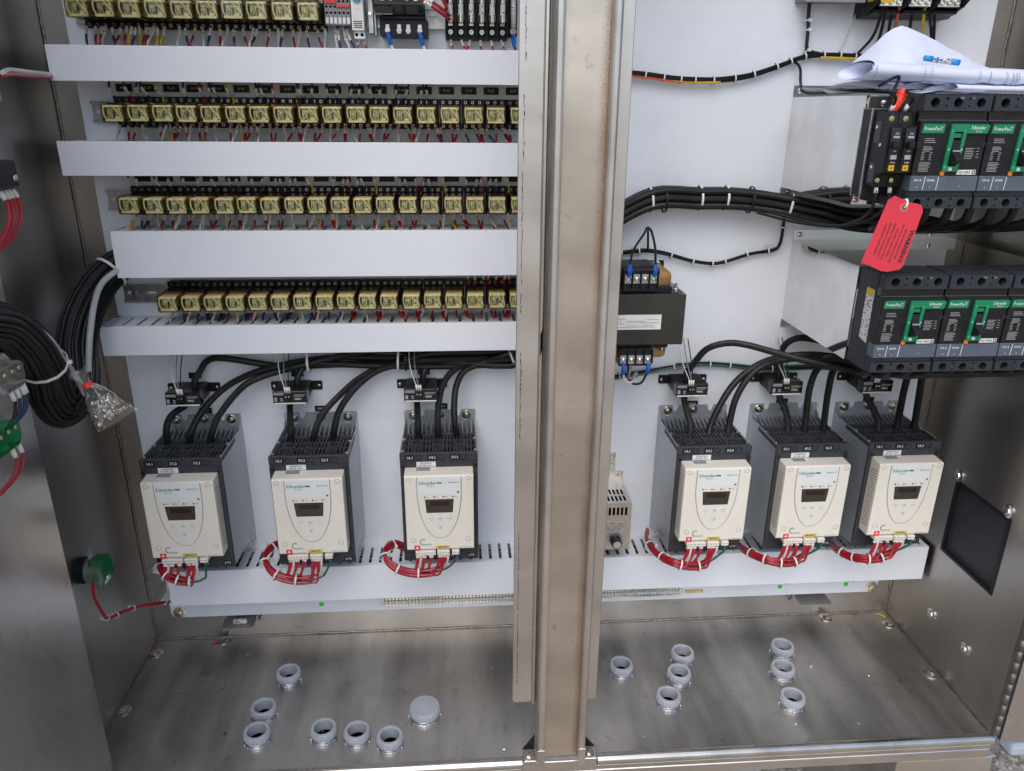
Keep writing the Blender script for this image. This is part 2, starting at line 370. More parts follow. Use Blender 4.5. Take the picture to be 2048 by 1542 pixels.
WIRES={'r1b':[(-601,-600,'n'),(-587,-582,'r'),(-578,-580,'r'),(-575,-578,'r'),(-570,-576,'w'),(-561,-556,'n'),(-547,-552,'r'),(-537,-535,'r'),(-529,-533,'y'),(-523,-528,'n'),(-517,-514,'y'),(-505,-510,'r'),(-500,-506,'r'),(-497,-504,'r'),(-493,-499,'w'),(-489,-484,'y'),(-476,-483,'y'),(-452,-454,'w'),(-444,-436,'n'),(-427,-431,'r'),(-417,-410,'w'),(-402,-406,'n'),(-388,-385,'r'),(-374,-380,'w'),(-365,-361,'n'),(-350,-341,'r'),(-333,-336,'w'),(-326,-334,'n'),(-306,-311,'r'),(-292,-290,'w'),(-285,-288,'n'),(-268,-264,'r'),(-256,-261,'w'),(-246,-241,'n'),(-228,-220,'r'),(-215,-216,'w')],'r2t':[(-578,-576,'n'),(-554,-548,'r'),(-532,-536,'n'),(-528,-519,'n'),(-505,-496,'y'),(-457,-456,'n'),(-430,-427,'r'),(-414,-417,'n'),(-410,-403,'n'),(-389,-379,'y'),(-337,-338,'n'),(-332,-325,'n'),(-310,-309,'r'),(-265,-270,'r'),(-269,-259,'n'),(-242,-245,'n'),(-218,-219,'n'),(-199,-204,'n'),(-174,-181,'n'),(-162,-165,'n'),(-148,-141,'n'),(-128,-129,'n'),(-100,-102,'n'),(-78,-88,'n'),(-54,-62,'n'),(-49,-47,'n')],'r2b':[(-573,-574,'w'),(-560,-554,'r'),(-547,-548,'r'),(-536,-529,'w'),(-507,-502,'r'),(-496,-502,'w'),(-490,-484,'y'),(-482,-481,'r'),(-472,-480,'r'),(-465,-456,'r'),(-455,-455,'w'),(-442,-436,'r'),(-428,-430,'r'),(-416,-409,'w'),(-389,-384,'r'),(-376,-381,'w'),(-370,-367,'y'),(-362,-361,'r'),(-352,-359,'r'),(-344,-337,'r'),(-338,-338,'w'),(-321,-315,'r'),(-310,-310,'r'),(-298,-292,'w'),(-280,-288,'r'),(-273,-268,'r'),(-271,-265,'r'),(-259,-263,'w'),(-243,-243,'r'),(-230,-240,'r'),(-218,-217,'w'),(-204,-216,'r'),(-193,-192,'r'),(-191,-190,'r'),(-180,-172,'w'),(-165,-167,'r'),(-153,-146,'r'),(-150,-143,'r'),(-140,-144,'w'),(-125,-124,'r'),(-113,-123,'r'),(-101,-99,'w'),(-84,-77,'r'),(-74,-74,'r'),(-71,-73,'r'),(-62,-69,'w'),(-47,-50,'r'),(-36,-27,'r'),(-33,-24,'r'),(-26,-24,'n'),(-6,-5,'r'),(5,-2,'r'),(15,23,'n'),(34,43,'r'),(44,45,'r'),(47,48,'r'),(54,67,'n'),(72,71,'r'),(82,93,'r'),(85,96,'r'),(95,97,'n')],'r3t':[(-572,-571,'n'),(-555,-560,'n'),(-529,-521,'n'),(-504,-504,'n'),(-477,-479,'n'),(-452,-456,'n'),(-433,-426,'n'),(-401,-399,'n'),(-387,-386,'n'),(-360,-361,'n'),(-338,-347,'n'),(-318,-322,'n'),(-312,-309,'n'),(-292,-297,'n'),(-286,-283,'n'),(-268,-258,'y'),(-217,-220,'n'),(-198,-204,'n'),(-194,-191,'r'),(-174,-178,'n'),(-172,-165,'n'),(-146,-144,'y'),(-101,-101,'n'),(-94,-88,'n'),(-73,-72,'r'),(-56,-61,'n'),(-52,-47,'n'),(-27,-21,'y'),(18,17,'n'),(38,34,'n'),(44,45,'r'),(64,57,'n'),(70,72,'n'),(90,95,'y')],'r3b':[(-578,-576,'y'),(-571,-575,'y'),(-561,-556,'n'),(-548,-551,'n'),(-546,-548,'r'),(-533,-528,'w'),(-521,-526,'r'),(-509,-505,'r'),(-506,-502,'r'),(-495,-500,'w'),(-491,-498,'w'),(-479,-478,'r'),(-468,-479,'r'),(-470,-480,'r'),(-454,-455,'w'),(-450,-453,'w'),(-441,-436,'r'),(-426,-433,'r'),(-429,-435,'r'),(-414,-408,'w'),(-403,-407,'r'),(-391,-387,'r'),(-388,-384,'r'),(-377,-381,'w'),(-361,-362,'r'),(-349,-339,'r'),(-346,-336,'r'),(-335,-336,'w'),(-322,-318,'r'),(-311,-315,'r'),(-298,-291,'w'),(-271,-268,'r'),(-258,-265,'w'),(-251,-246,'y'),(-242,-243,'r'),(-228,-221,'r'),(-225,-218,'r'),(-216,-217,'w'),(-200,-196,'r'),(-191,-193,'r'),(-180,-170,'w'),(-152,-148,'r'),(-140,-145,'w'),(-133,-125,'y'),(-124,-123,'r'),(-111,-101,'r'),(-108,-98,'r'),(-98,-99,'w'),(-83,-78,'r'),(-73,-76,'r'),(-60,-50,'w'),(-34,-28,'r'),(-23,-26,'w'),(-13,-4,'y'),(-5,-2,'r'),(6,20,'r'),(9,23,'r'),(36,43,'r'),(46,46,'r'),(57,70,'w'),(83,91,'r'),(93,96,'w'),(102,96,'y')],'r4b':[(-530,-532,'w'),(-512,-510,'n'),(-508,-507,'n'),(-504,-504,'r'),(-498,-501,'w'),(-483,-486,'n'),(-470,-467,'n'),(-467,-464,'n'),(-459,-458,'r'),(-452,-455,'w'),(-442,-444,'n'),(-435,-443,'n'),(-433,-440,'n'),(-428,-432,'r'),(-412,-410,'w'),(-402,-396,'n'),(-393,-395,'n'),(-390,-393,'n'),(-385,-388,'r'),(-378,-383,'w'),(-362,-366,'n'),(-348,-342,'n'),(-345,-339,'n'),(-338,-338,'w'),(-322,-324,'n'),(-315,-322,'n'),(-312,-320,'n'),(-310,-313,'r'),(-296,-292,'w'),(-281,-274,'n'),(-278,-271,'n'),(-266,-269,'r'),(-262,-265,'w'),(-243,-245,'n'),(-227,-218,'n'),(-215,-220,'w'),(-203,-200,'r'),(-196,-198,'r'),(-193,-196,'r'),(-176,-171,'w'),(-159,-150,'r'),(-149,-149,'r'),(-146,-146,'r'),(-142,-145,'w'),(-121,-103,'r'),(-112,-101,'r'),(-108,-98,'r'),(-98,-101,'w'),(-83,-77,'r'),(-73,-76,'r'),(-70,-74,'r'),(-65,-72,'w'),(-47,-52,'r'),(-31,-30,'r'),(-28,-27,'r'),(-23,-26,'w'),(-5,-4,'r'),(6,19,'r'),(10,22,'r'),(22,20,'y'),(46,43,'r'),(58,67,'r'),(70,70,'r'),(82,88,'r'),(91,91,'r'),(94,93,'r'),(101,94,'r')],'r4t':[(18,19,'r'),(33,31,'r'),(43,49,'r'),(58,56,'r'),(71,72,'r'),(88,88,'r'),(96,96,'r')]}
PATHS={'c1a':[(-563,-105,530),(-559,-105,569),(-553,-88,587),(-534,-70,599)],'c1a2':[(-510,-65,645),(-498,-55,667),(-482,-52,686),(-449,-52,689)],'c1b':[(-524,-100,530),(-516,-105,558),(-498,-85,591),(-467,-68,623),(-428,-60,648),(-366,-56,670)],'c1c':[(-485,-102,530),(-476,-105,557),(-464,-95,585),(-435,-80,621),(-406,-70,645),(-361,-62,661),(-308,-60,674)],'c2a':[(-330,-104,530),(-328,-105,559),(-330,-85,582),(-331,-70,599)],'c2a2':[(-315,-65,647),(-305,-57,667),(-288,-54,677)],'c2b':[(-288,-106,530),(-282,-105,556),(-266,-90,586),(-233,-72,618),(-192,-62,650),(-140,-58,672)],'c2c':[(-250,-105,530),(-244,-108,560),(-234,-100,593),(-215,-88,621),(-191,-76,644),(-160,-68,664),(-116,-64,677)],'c3a':[(-83,-103,530),(-83,-105,564),(-84,-85,582),(-84,-70,602)],'c3a2':[(-72,-65,649),(-65,-58,668),(-48,-55,678)],'c3b':[(-44,-101,530),(-45,-105,558),(-43,-88,597),(-33,-72,635),(-12,-64,661),(20,-60,675)],'c3c':[(-7,-103,530),(-11,-108,565),(-12,-95,599),(-7,-80,634),(9,-72,662),(42,-66,676)],'c4a':[(458,-116,530),(460,-105,553),(456,-88,573),(453,-70,597)],'c4a2':[(455,-65,647),(465,-72,669),(484,-85,704),(519,-95,719),(552,-110,720),(599,-130,711),(641,-155,704),(677,-185,702),(716,-230,705)],'c4b':[(495,-118,530),(501,-108,553),(519,-100,594),(546,-92,635),(582,-90,667),(619,-95,686),(666,-110,698),(698,-150,708),(716,-200,714)],'c4c':[(534,-117,530),(538,-110,560),(546,-106,606),(568,-100,647),(598,-98,673),(639,-102,686),(678,-120,694),(699,-160,701),(716,-210,708)],'c5a':[(658,-115,530),(661,-105,551),(660,-88,573),(653,-70,593)],'c5a2':[(646,-65,650),(645,-62,670),(646,-62,689),(654,-68,710),(671,-80,723),(691,-110,728),(708,-170,734)],'c5b':[(692,-117,530),(693,-112,571),(690,-115,627),(692,-130,675),(689,-190,718)],'c5c':[(732,-116,530),(730,-115,579),(724,-125,630),(715,-150,682),(708,-210,727)],'c6a':[(846,-117,530),(850,-105,551),(845,-88,572),(835,-70,597)],'c6a2':[(833,-65,646),(830,-75,671),(816,-110,700)],'c6b':[(885,-116,530),(886,-115,571),(876,-130,629),(863,-155,678),(837,-200,729)],'c6c':[(921,-118,530),(918,-120,573),(902,-140,632),(883,-165,681),(854,-210,732)],'bundle':[(-346,-56,683),(-270,-56,684),(-174,-56,686),(-58,-56,682),(80,-56,685),(119,-56,699)],'rb':[(298,-58,969),(348,-58,986),(451,-58,991),(527,-62,990),(601,-70,981),(668,-95,970),(704,-140,963),(741,-220,971)],'h1':[(256,-42,1207),(312,-42,1205),(346,-42,1202),(387,-42,1197),(428,-42,1195),(474,-42,1196),(528,-42,1204),(581,-42,1221),(616,-42,1234),(652,-42,1239),(708,-42,1238),(733,-42,1237)],'h1v':[(652,-42,1239),(635,-42,1242),(626,-42,1250),(624,-42,1279),(621,-42,1310),(620,-42,1342)],'h1d':[(598,-42,1226),(610,-42,1225),(618,-44,1215),(621,-46,1193),(622,-60,1177),(630,-110,1174),(651,-230,1177),(637,-330,1192),(640,-335,1188),(626,-345,1164)],'h2':[(287,-40,883),(314,-40,886),(359,-40,890),(399,-40,884),(449,-40,870),(490,-40,864),(519,-40,868),(567,-40,883),(611,-40,890),(624,-40,902),(626,-40,938),(626,-40,962)],'grn':[(285,-40,623),(313,-40,631),(366,-40,640),(428,-40,651),(479,-40,658),(542,-40,655),(616,-40,646),(680,-40,646),(744,-40,646),(830,-40,639)],'wht':[(716,-38,1344),(709,-38,1304),(696,-38,1264),(683,-38,1239)],'pd1':[(729,-85,1295),(734,-60,1267),(718,-48,1241)],'pd2':[(737,-85,1300),(746,-60,1263),(737,-48,1239)],'pd3':[(748,-85,1312),(762,-60,1279),(767,-48,1248)],'pd4':[(760,-85,1304),(773,-60,1279),(778,-48,1240)],'pd5':[(784,-85,1315),(800,-60,1280),(811,-48,1240)],'pd6':[(806,-85,1305),(825,-60,1272),(836,-48,1240)],'pd7':[(816,-85,1303),(839,-60,1280),(856,-48,1241)],'pd8':[(824,-85,1310),(844,-60,1284),(858,-48,1241)],'harnA':[(-591,-62,880),(-614,-75,871),(-634,-110,846),(-645,-160,806),(-644,-200,765),(-634,-232,726),(-632,-262,698),(-641,-290,687),(-636,-320,720),(-621,-350,767),(-613,-385,818),(-611,-430,860),(-610,-490,887)],'wcab':[(-596,-110,874),(-612,-140,858),(-613,-175,836),(-613,-205,801),(-613,-228,764),(-614,-250,710),(-613,-262,688),(-607,-290,729),(-601,-335,786),(-594,-372,825),(-601,-400,855),(-603,-440,873),(-604,-500,890)],'d1w':[(-575,-385,1184),(-594,-330,1189),(-618,-230,1190),(-650,-90,1191)],'d1r':[(-576,-385,1181),(-592,-330,1184),(-620,-230,1185),(-651,-90,1187)],'pilot':[(-653,-290,354),(-658,-285,319),(-661,-265,272),(-663,-245,245),(-652,-205,230),(-640,-160,209),(-614,-85,162)],'loom0':[(-598,-145,309),(-582,-185,318),(-566,-210,317),(-548,-217,308),(-526,-217,301),(-503,-215,301),(-488,-211,309)],'loom1':[(-336,-135,312),(-357,-145,330),(-372,-160,336),(-382,-180,331),(-378,-197,320),(-359,-213,307),(-335,-217,298),(-307,-217,294),(-279,-215,298),(-265,-211,306)],'loom2':[(-115,-135,306),(-126,-145,320),(-139,-160,332),(-152,-180,332),(-149,-200,324),(-129,-215,313),(-102,-217,303),(-74,-217,301),(-45,-213,304),(-25,-210,312)],'loom3':[(400,-70,288),(388,-105,294),(386,-145,299),(396,-180,299),(415,-210,302),(441,-217,297),(469,-217,296),(490,-213,303),(505,-210,312)],'loom4':[(583,-125,281),(584,-155,288),(593,-185,295),(609,-210,299),(632,-217,297),(658,-217,297),(679,-213,304),(695,-210,313)],'loom5':[(785,-125,274),(781,-160,284),(792,-190,288),(805,-213,297),(829,-217,298),(855,-215,304),(877,-211,313)]}
# ================================================================== the ground outside
def ground():
    m = bpy.data.materials.new('gravel'); m.use_nodes = True; nt = m.node_tree; b = nt.nodes['Principled BSDF']; MT['gravel'] = m
    mp = coords(nt, rand=False); vo = N(nt, 'ShaderNodeTexVoronoi', Scale=55.0); nt.links.new(mp.outputs[0], vo.inputs['Vector'])
    no = N(nt, 'ShaderNodeTexNoise', Scale=9.0, Detail=6.0); nt.links.new(mp.outputs[0], no.inputs['Vector'])
    hs = N(nt, 'ShaderNodeSeparateColor'); nt.links.new(vo.outputs['Color'], hs.inputs[0])
    r = ramp(nt, hs.outputs[0], [(0.0, (0.28, 0.22, 0.17)), (0.5, (0.48, 0.41, 0.34)), (1.0, (0.62, 0.55, 0.47))])
    r2 = ramp(nt, no.outputs['Fac'], [(0.3, (0.7, 0.66, 0.6)), (0.7, (1, 1, 1))])
    mx = N(nt, 'ShaderNodeMix', data_type='RGBA', blend_type='MULTIPLY'); mx.inputs[0].default_value = 1.0
    nt.links.new(r.outputs[0], mx.inputs[6]); nt.links.new(r2.outputs[0], mx.inputs[7]); nt.links.new(mx.outputs[2], b.inputs['Base Color'])
    b.inputs['Roughness'].default_value = 0.9
    bp = N(nt, 'ShaderNodeBump', Strength=0.8, Distance=0.006); nt.links.new(vo.outputs['Distance'], bp.inputs['Height']); nt.links.new(bp.outputs[0], b.inputs['Normal'])
    g = MB(); g._add([(-60000, -60000, -420), (60000, -60000, -420), (60000, 60000, -420), (-60000, 60000, -420)], [(0, 1, 2, 3)])
    o = g.build('ground', 'gravel', origin=(0, 0, -420)); o['kind'] = 'structure'
    mat('stone', (0.48, 0.42, 0.35), 0.9, var=0.45, vs=40)
    s = MB()
    for i in range(2600):
        if i < 1500: x, y = rnd.uniform(1000, 1700), rnd.uniform(-900, 100)
        else: x, y = rnd.uniform(350, 1000), rnd.uniform(-700, 200)
        r = rnd.uniform(5, 14); a = rnd.uniform(0, 6.28); q = Matrix.Rotation(a, 3, 'Z')
        v = [Vector(p) for p in ((1, 0, 0), (-1, 0.1, 0), (0, 1, 0), (0.1, -1, 0), (0, 0, 0.7), (0.5, 0.5, 0.5), (-0.5, -0.4, 0.45))]
        v = [q @ Vector((p.x*r*rnd.uniform(0.7, 1.2), p.y*r*0.8*rnd.uniform(0.7, 1.2), p.z*r))+Vector((x, y, -420)) for p in v]
        s._add(v, [(0, 5, 4), (0, 2, 5), (2, 4, 5), (2, 1, 4), (1, 6, 4), (1, 3, 6), (3, 4, 6), (3, 0, 4)])
    o = s.build('gravel_stones', 'stone', origin=(1000, -300, -420), fix=False)
    tag(o, 'loose tan and brown gravel on the ground under and beside the cabinet', 'gravel', kind='stuff')
ground()
t = thing('conduit', 'grey plastic conduit rising from the gravel under the cabinet floor', 'conduit', (600, -240, -420))
MB().cyl((0, 0, 0), (0, 0, 362), 30, 20).build('pipe', 'grey_plastic', t)
MB().lathe((0, 0, 0), [(30, 200), (35, 202), (35, 250), (30, 252)], 20).build('coupling', 'grey_plastic', t)
t = thing('concrete_curb', 'low pale blue-white slab on the gravel beyond the right door', 'slab', (1800, 150, -420))
MB().box(-400, 600, -216, 200, 0, 34).build('slab', 'blue_white', t, bev=8, seg=2)
MB().box(-396, 596, -212, 196, 34, 38).build('slab_top', 'blue_white', t, bev=2)

# ================================================================== the stainless enclosure
XL, XR, YF, TOP = -699, 1025, -386, 1850
enc = thing('electrical_enclosure', 'large stainless steel electrical enclosure standing open', 'enclosure', (0, 0, 0))
MB().box(XL-3, XR+3, 0, 3, -3, TOP).build('back_wall', 'steel_back', enc)
MB().box(XL-3, XL, YF, 0, -3, TOP).build('side_wall', 'steel_wall', enc)
VH = rect(-300, -139, 264, 428)
MB().plate(rect(YF, 0, -3, TOP), [VH], 'x', XR, XR+3).build('side_wall', 'steel_wall', enc)
MB().box(XL-3, XR+3, YF, 3, TOP, TOP+3).build('roof', 'steel_wall', enc)
def floor_pan():
    b = MB().box(XL, XR, YF+4, 0, -3, 0)
    return b.build('floor_pan', 'steel_floor', enc)
floor_pan()
# rolled lip along the front edge of the floor, interrupted by the post foot
lip = [(-382, -1), (-384, 1.5), (-388, 2.2)]+[(-390-10*math.sin(math.radians(a)), -8+10*math.cos(math.radians(a))) for a in range(0, 181, 20)]+[(-392, -22), (-392, -30), (-382, -30)]
for x0, x1 in ((XL-3, 104), (246, XR+3)):
    MB().prism(lip, 'x', x0, x1).build('floor_lip', 'steel_lip', enc)
MB().box(XL-3, XR+3, -393.5, -383, -53, -30.5).build('sill_face', 'steel_post', enc, bev=1.5)
for x0, x1 in ((847, 1046), (-720, -520)):
    MB().box(x0, x1, -388, 0, -417, -56).build('support_leg', 'steel_post', enc, bev=3, seg=2)
def wobble(a, b, n, amp):
    a = Vector(a); b = Vector(b); return [a+(b-a)*(i/n)+Vector((rnd.uniform(-amp, amp), rnd.uniform(-amp, amp), rnd.uniform(-amp, amp))) for i in range(n+1)]
for a, b in (((XL+1, -1, 0), (XL+1, -1, TOP)), ((XR-1, -1, 0), (XR-1, -1, TOP)), ((XL, -1, 1), (XR, -1, 1)), ((XL+1, 0, 1), (XL+1, YF+6, 1)), ((XR-1, 0, 1), (XR-1, YF+6, 1))):
    MB().tube(wobble(a, b, 90, 0.7), 1.9, 6).build('weld_seam', 'weld', enc)
# left door, swung open towards the viewer: skin, folded rim and inner panel
door = MB().box(-708, -705, -1230, -392, -8, 1845).build('door', 'steel_door', enc)
MB().box(-705, -634, -396, -394, 30, 1830).build('folded_rim', 'steel_door', door)
dp = MB(); dp.prism([(y, z) for y, z in rrect(-1226, -391, 34, 1826, 9)], 'x', -634, -631); dp.build('inner_panel', 'steel_door', door, bev=0.8)
# right door, swung right back, with its continuous hinge
dr = obj('door', None, enc, (1034, -392, 0)); dr.rotation_euler = (0, 0, math.radians(-7)); dr.empty_display_size = 0.02
MB().box(6, 860, -6, -3, -8, 1845).build('door_skin', 'steel_door', dr, bev=1)
MB().box(6, 9, -3, 24, -8, 1845).build('folded_rim', 'steel_door', dr)
hg = MB()
for k in range(72): hg.cyl((1032, -392, 4+k*25.2), (1032, -392, 4+k*25.2+24.2), 5.5, 12)
hg.box(1026, 1029, -392, -372, 4, 1830)
hg.build('piano_hinge', 'steel_spot', enc)
# seal and dark filter cavity behind the cut-out in the right wall
MB().plate(rect(-302, -137, 262, 430), [rect(-296, -143, 268, 424)], 'x', XR-1.5, XR+4).build('vent_gasket', 'black', enc)
MB().box(XR+9, XR+12, -320, -120, 240, 450).build('vent_filter', 'charcoal', enc)
for q in ((XR+3.1, XR+8.9, -303, -300, 261, 431), (XR+3.1, XR+8.9, -139, -136, 261, 431), (XR+3.1, XR+8.9, -303, -136, 259, 262), (XR+3.1, XR+8.9, -303, -136, 430, 433)):
    MB().box(*q).build('vent_duct', 'black', enc)
def hexbolt(parent, loc, axis, r=8, name='hex_bolt', washer=True, m='nickel'):
    """bolt head with washer; axis is the outward direction"""
    key = (r, washer, m)
    if key not in hexbolt.c:
        b = MB()
        if washer: b.lathe((0, 0, 0), [(0.1, 0), (r*1.75, 0), (r*1.75, 2.0), (r*1.6, 2.6), (0.1, 2.6)], 20)
        b.cyl((0, 0, 2), (0, 0, r*0.8), r*0.95, 6); b.lathe((0, 0, 0), [(r*0.80, r*0.8), (r*0.55, r*0.95), (0.1, r*0.95)], 12)
        hexbolt.c[key] = b.mesh(name, m)
    q = Vector(axis).to_track_quat('Z', 'Y').to_euler(); o = obj(name, hexbolt.c[key], parent, loc, q); return o
hexbolt.c = {}
for x, y in ((-684, -48), (-687, -218), (-548, -12), (868, -16), (1006, -49), (1007, -218)): hexbolt(enc, (x, y, 0.2), (0, 0, 1), 8.5)
for y, z in ((-140, 441), (-290, 442), (-156, 109), (-272, 111)): hexbolt(enc, (XR-0.2, y, z), (-1, 0, 0), 7.5, m='chrome')
# small tabs welded low on the back wall
tb = MB().prism(rrect(-540, -470, -42, -1, 8), 'z', 52, 55).build('support_tab', 'tab_steel', enc)
MB().prism(rrect(787, 862, -44, -1, 8), 'z', 57, 60).build('support_tab', 'tab_steel', enc)
MB().tube([(776, -4, 82), (775, -12, 70), (777, -12, 60), (775, -5, 50)], 3, 6).build('bent_wire_stub', 'weld', enc)
MB().tube([(-462, -4, 80), (-459, -12, 66), (-463, -12, 56), (-465, -5, 50)], 3, 6).build('bent_wire_stub', 'weld', enc)
t = thing('cable_clip', 'small cream plastic clip lying on the tab below the white panel', 'clip', (-500, -24, 55))
MB().tube([(-13, 0, 6), (-6, -3, 6), (0, 0, 7), (6, -3, 6), (13, 0, 6)], 6, 8).build('clip_body', 'terminal_white', t)
MB().tube([(-11, -6, 8), (-6, -8, 8), (-1, -6, 8)], 2, 6).build('clip_rib', 'cream_dark', t)
# crumbs of swarf on the cabinet floor
for i in range(46):
    x, y = rnd.uniform(-640, 980), rnd.uniform(-370, -20); r = rnd.uniform(0.7, 2.2)
    b = MB().tube([(0, 0, r*0.5), (r*rnd.uniform(1, 2), r*rnd.uniform(-1, 1), r*0.7), (r*2, r*rnd.uniform(1, 2.5), r*0.5)], r*0.45, 5)
    tag(b.build('debris_crumb', rnd.choice(['weld', 'chrome', 'w_black', 'white_plastic']), origin=(0, 0, 0)), 'tiny crumb of swarf on the bare steel cabinet floor', 'debris', 'swarf crumbs on the cabinet floor').location = (x*S, y*S, 0.0002)
b = MB().tube([(0, 0, 2), (6, 3, 4), (12, 1, 2)], 2.2, 6); o = b.build('wire_scrap', 'w_red'); o.location = (-572*S, -20*S, 0.0005); tag(o, 'short red wire offcut beside a floor bolt', 'wire scrap')
b = MB().tube([(0, 0, 2), (5, 5, 6), (12, 6, 8), (18, 2, 4)], 2.2, 6); o = b.build('wire_scrap', 'w_navy'); o.location = (-546*S, -26*S, 0.004); tag(o, 'short dark blue wire offcut lying over a floor bolt', 'wire scrap')
b = MB().tube([(0, 0, 2), (5, -3, 4), (9, -10, 2)], 2.0, 6); o = b.build('wire_scrap', 'w_orange'); o.location = (-690*S, -30*S, 0.001); tag(o, 'orange wire offcut in the corner of the cabinet floor', 'wire scrap')
b = MB().tube([(0, 0, 2), (5, -6, 3), (12, -12, 2), (8, -16, 2)], 1.8, 6); o = b.build('wire_scrap', 'w_yellow'); o.location = (998*S, -12*S, 0.001); tag(o, 'yellowish wire offcut in the floor corner by the vented wall', 'wire scrap')

# ------------------------------------------------------------------ centre post
post = thing('centre_post', 'vertical stainless centre post of folded channel with brown heat tint', 'post', (174, -388, 0))
px, py = 174, -388
def sheet_fold(poly, z0, z1, name, m, th=2.0):
    """folded sheet: open polyline (x,y) with thickness, extruded in z"""
    P = [Vector((a, b)) for a, b in poly]; L = []; R = []
    for i, p in enumerate(P):
        d0 = (P[min(i+1, len(P)-1)]-P[max(i-1, 0)]).normalized(); n = Vector((-d0.y, d0.x)); L.append(p+n*th*0.5); R.append(p-n*th*0.5)
    loop = [(q.x-px, q.y-py) for q in L+R[::-1]]
    nL = len(loop); b = MB(); h = len(P)
    v = [(u, q, z0) for u, q in loop]+[(u, q, z1) for u, q in loop]; f = [(i, (i+1) % nL, (i+1) % nL+nL, i+nL) for i in range(nL)]
    for i in range(h-1):
        a, c = i, nL-1-i; f += [(a, a+1, c-1, c), (a+nL, c+nL, c-1+nL, a+1+nL)]
    b._add(v, f); return b.build(name, m, post, bev=0.6)
sheet_fold([(143, -398.5), (205, -398.5)], 22, TOP, 'web', 'steel_web')
for sgn in (0, 1):
    pts = [(129.5, -386), (130, -400), (131.5, -411), (134, -413), (139, -413), (141.6, -411.5), (142.4, -408), (142.4, -399)]
    if sgn: pts = [(348-x, y) for x, y in pts][::-1]
    sheet_fold(pts, 24, TOP, 'channel_side', 'steel_post', 2.0)
fl = MB().prism(rrect(85-px, 119-px, 134, TOP, 5), 'y', 0, 3); fl.build('door_stop_flange', 'steel_post', post, bev=0.8)
sheet_fold([(119, -387), (120.5, -392), (123.5, -393), (125.5, -389), (126.5, -384)], 134, TOP, 'flange_fold', 'steel_lip', 1.6)
sheet_fold([(126.5, -380), (129.5, -380)], 60, TOP, 'flange_return', 'steel_wall', 1.6)
MB().prism(rrect(219-px, 238-px, 134, TOP, 5), 'y', 0, 3).build('door_stop_flange', 'steel_post', post, bev=0.8)
b = MB()          # felt-pen scribbles down the left flange
for z0, z1, xx in ((1205, 1290, 93.5), (1075, 1160, 92.5), (905, 1060, 91.5), (862, 885, 91), (655, 800, 92), (335, 480, 92.4), (175, 320, 92.0)):
    z = z0
    while z < z1:
        h = rnd.uniform(2, 9); ww = rnd.uniform(0.5, 1.6); x = xx+rnd.uniform(-0.5, 0.5)-px
        b._add([(x, -0.25, z), (x+ww, -0.25, z), (x+ww+rnd.uniform(-.4, .4), -0.25, z+h), (x+rnd.uniform(-.3, .3), -0.25, z+h)], [(0, 1, 2, 3)]); z += h*rnd.uniform(0.9, 1.4)
stuff(b.build('marker_strokes', 'marker_ink', post))
MB().prism([(121-px, 830), (124-px, 840), (124-px, 806), (121-px, 796)], 'y', -6.4, -5.6).build('latch_slot', 'hole', post)
MB().box(143.6-px, 204.4-px, -395.5-py, -381-py, 10, 24).build('post_foot', 'steel_post', post, bev=1)
for x0, x1, bx in ((106, 129, 116), (219, 243, 229)):
    MB().box(x0-px, x1-px, -402-py, -376-py, -3, 8).build('foot_bracket', 'steel_post', post, bev=1)
    MB().prism([(x0-px+(0 if bx < 174 else x1-x0), 8), (bx-px+(12.5 if bx < 174 else -12), 8), (bx-px+(12.5 if bx < 174 else -12), 42)], 'y', -374-py, -371-py).build('foot_gusset', 'black', post)
    hexbolt(post, (bx-px, -390-py, 8), (0, -0.25, 1), 6.5, m='nickel')
    MB().box((129.5 if bx < 174 else 205)-px, (143 if bx < 174 else 218)-px, -416-py, -414.2-py, 4, 46).build('side_tab', 'steel_post', post, bev=0.5)
MB().box(-69.5, 71.5, -7, 5, -30, -3.4).build('post_sill', 'steel_post', post, bev=1)

# ------------------------------------------------------------------ white mounting panel
panel = thing('equipment_backplate', 'white painted back panel bolted into the enclosure', 'panel', (163, -30, 80))
MB().prism(rrect(-645.5-163, 972.5-163, 0, 1700, 14), 'y', 0, 4).build('panel_sheet', 'panel_white', panel, bev=1.2, seg=2)
for x, z in ((-626, 94), (957, 95)): hexbolt(panel, (x-163, 0, z-80), (0, -1, 0), 8, name='panel_nut', m='nickel')
for x in (-600, 200, 930): MB().cyl((x-163, 4, 60), (x-163, 30, 60), 8, 10).build('standoff', 'zinc', panel)
for x, z, where in ((-317, 102, 'below the duct left of the terminal strip'), (735, 104, 'near the yellow label'), (894, 104, 'near the panel nut by the vented wall')):
    o = MB().cyl((0, 0.05, 0), (0, -0.5, 0), 5.5, 20).build('round_sticker', 'dot_green'); o.location = (x*S, -0.0301, z*S)
    tag(o, 'round bright green sticker on the white panel '+where, 'sticker', 'green dot stickers')
for x, w_ in ((745, 'first'), (905, 'second')):
    o = MB().box(-14, 14, -0.6, 0, -3.5, 3.5).build('paper_label', 'fine_print'); o.location = (x*S, -0.0301, 0.113)
    tag(o, 'small printed label just above a green dot under the long duct', 'label', 'printed labels above the green dots')
o = MB().prism(rrect(-21, 21, -4, 4, 2), 'y', -0.8, 0).build('yellow_label', 'yellow_plate'); o.location = (0.5315, -0.0301, 0.1005); tag(o, 'yellow printed label on the panel at the end of the terminal strip', 'label')
MB().box(-17, 17, -0.95, -0.85, -1.2, 1.2).build('print_line', 'fine_print', o)
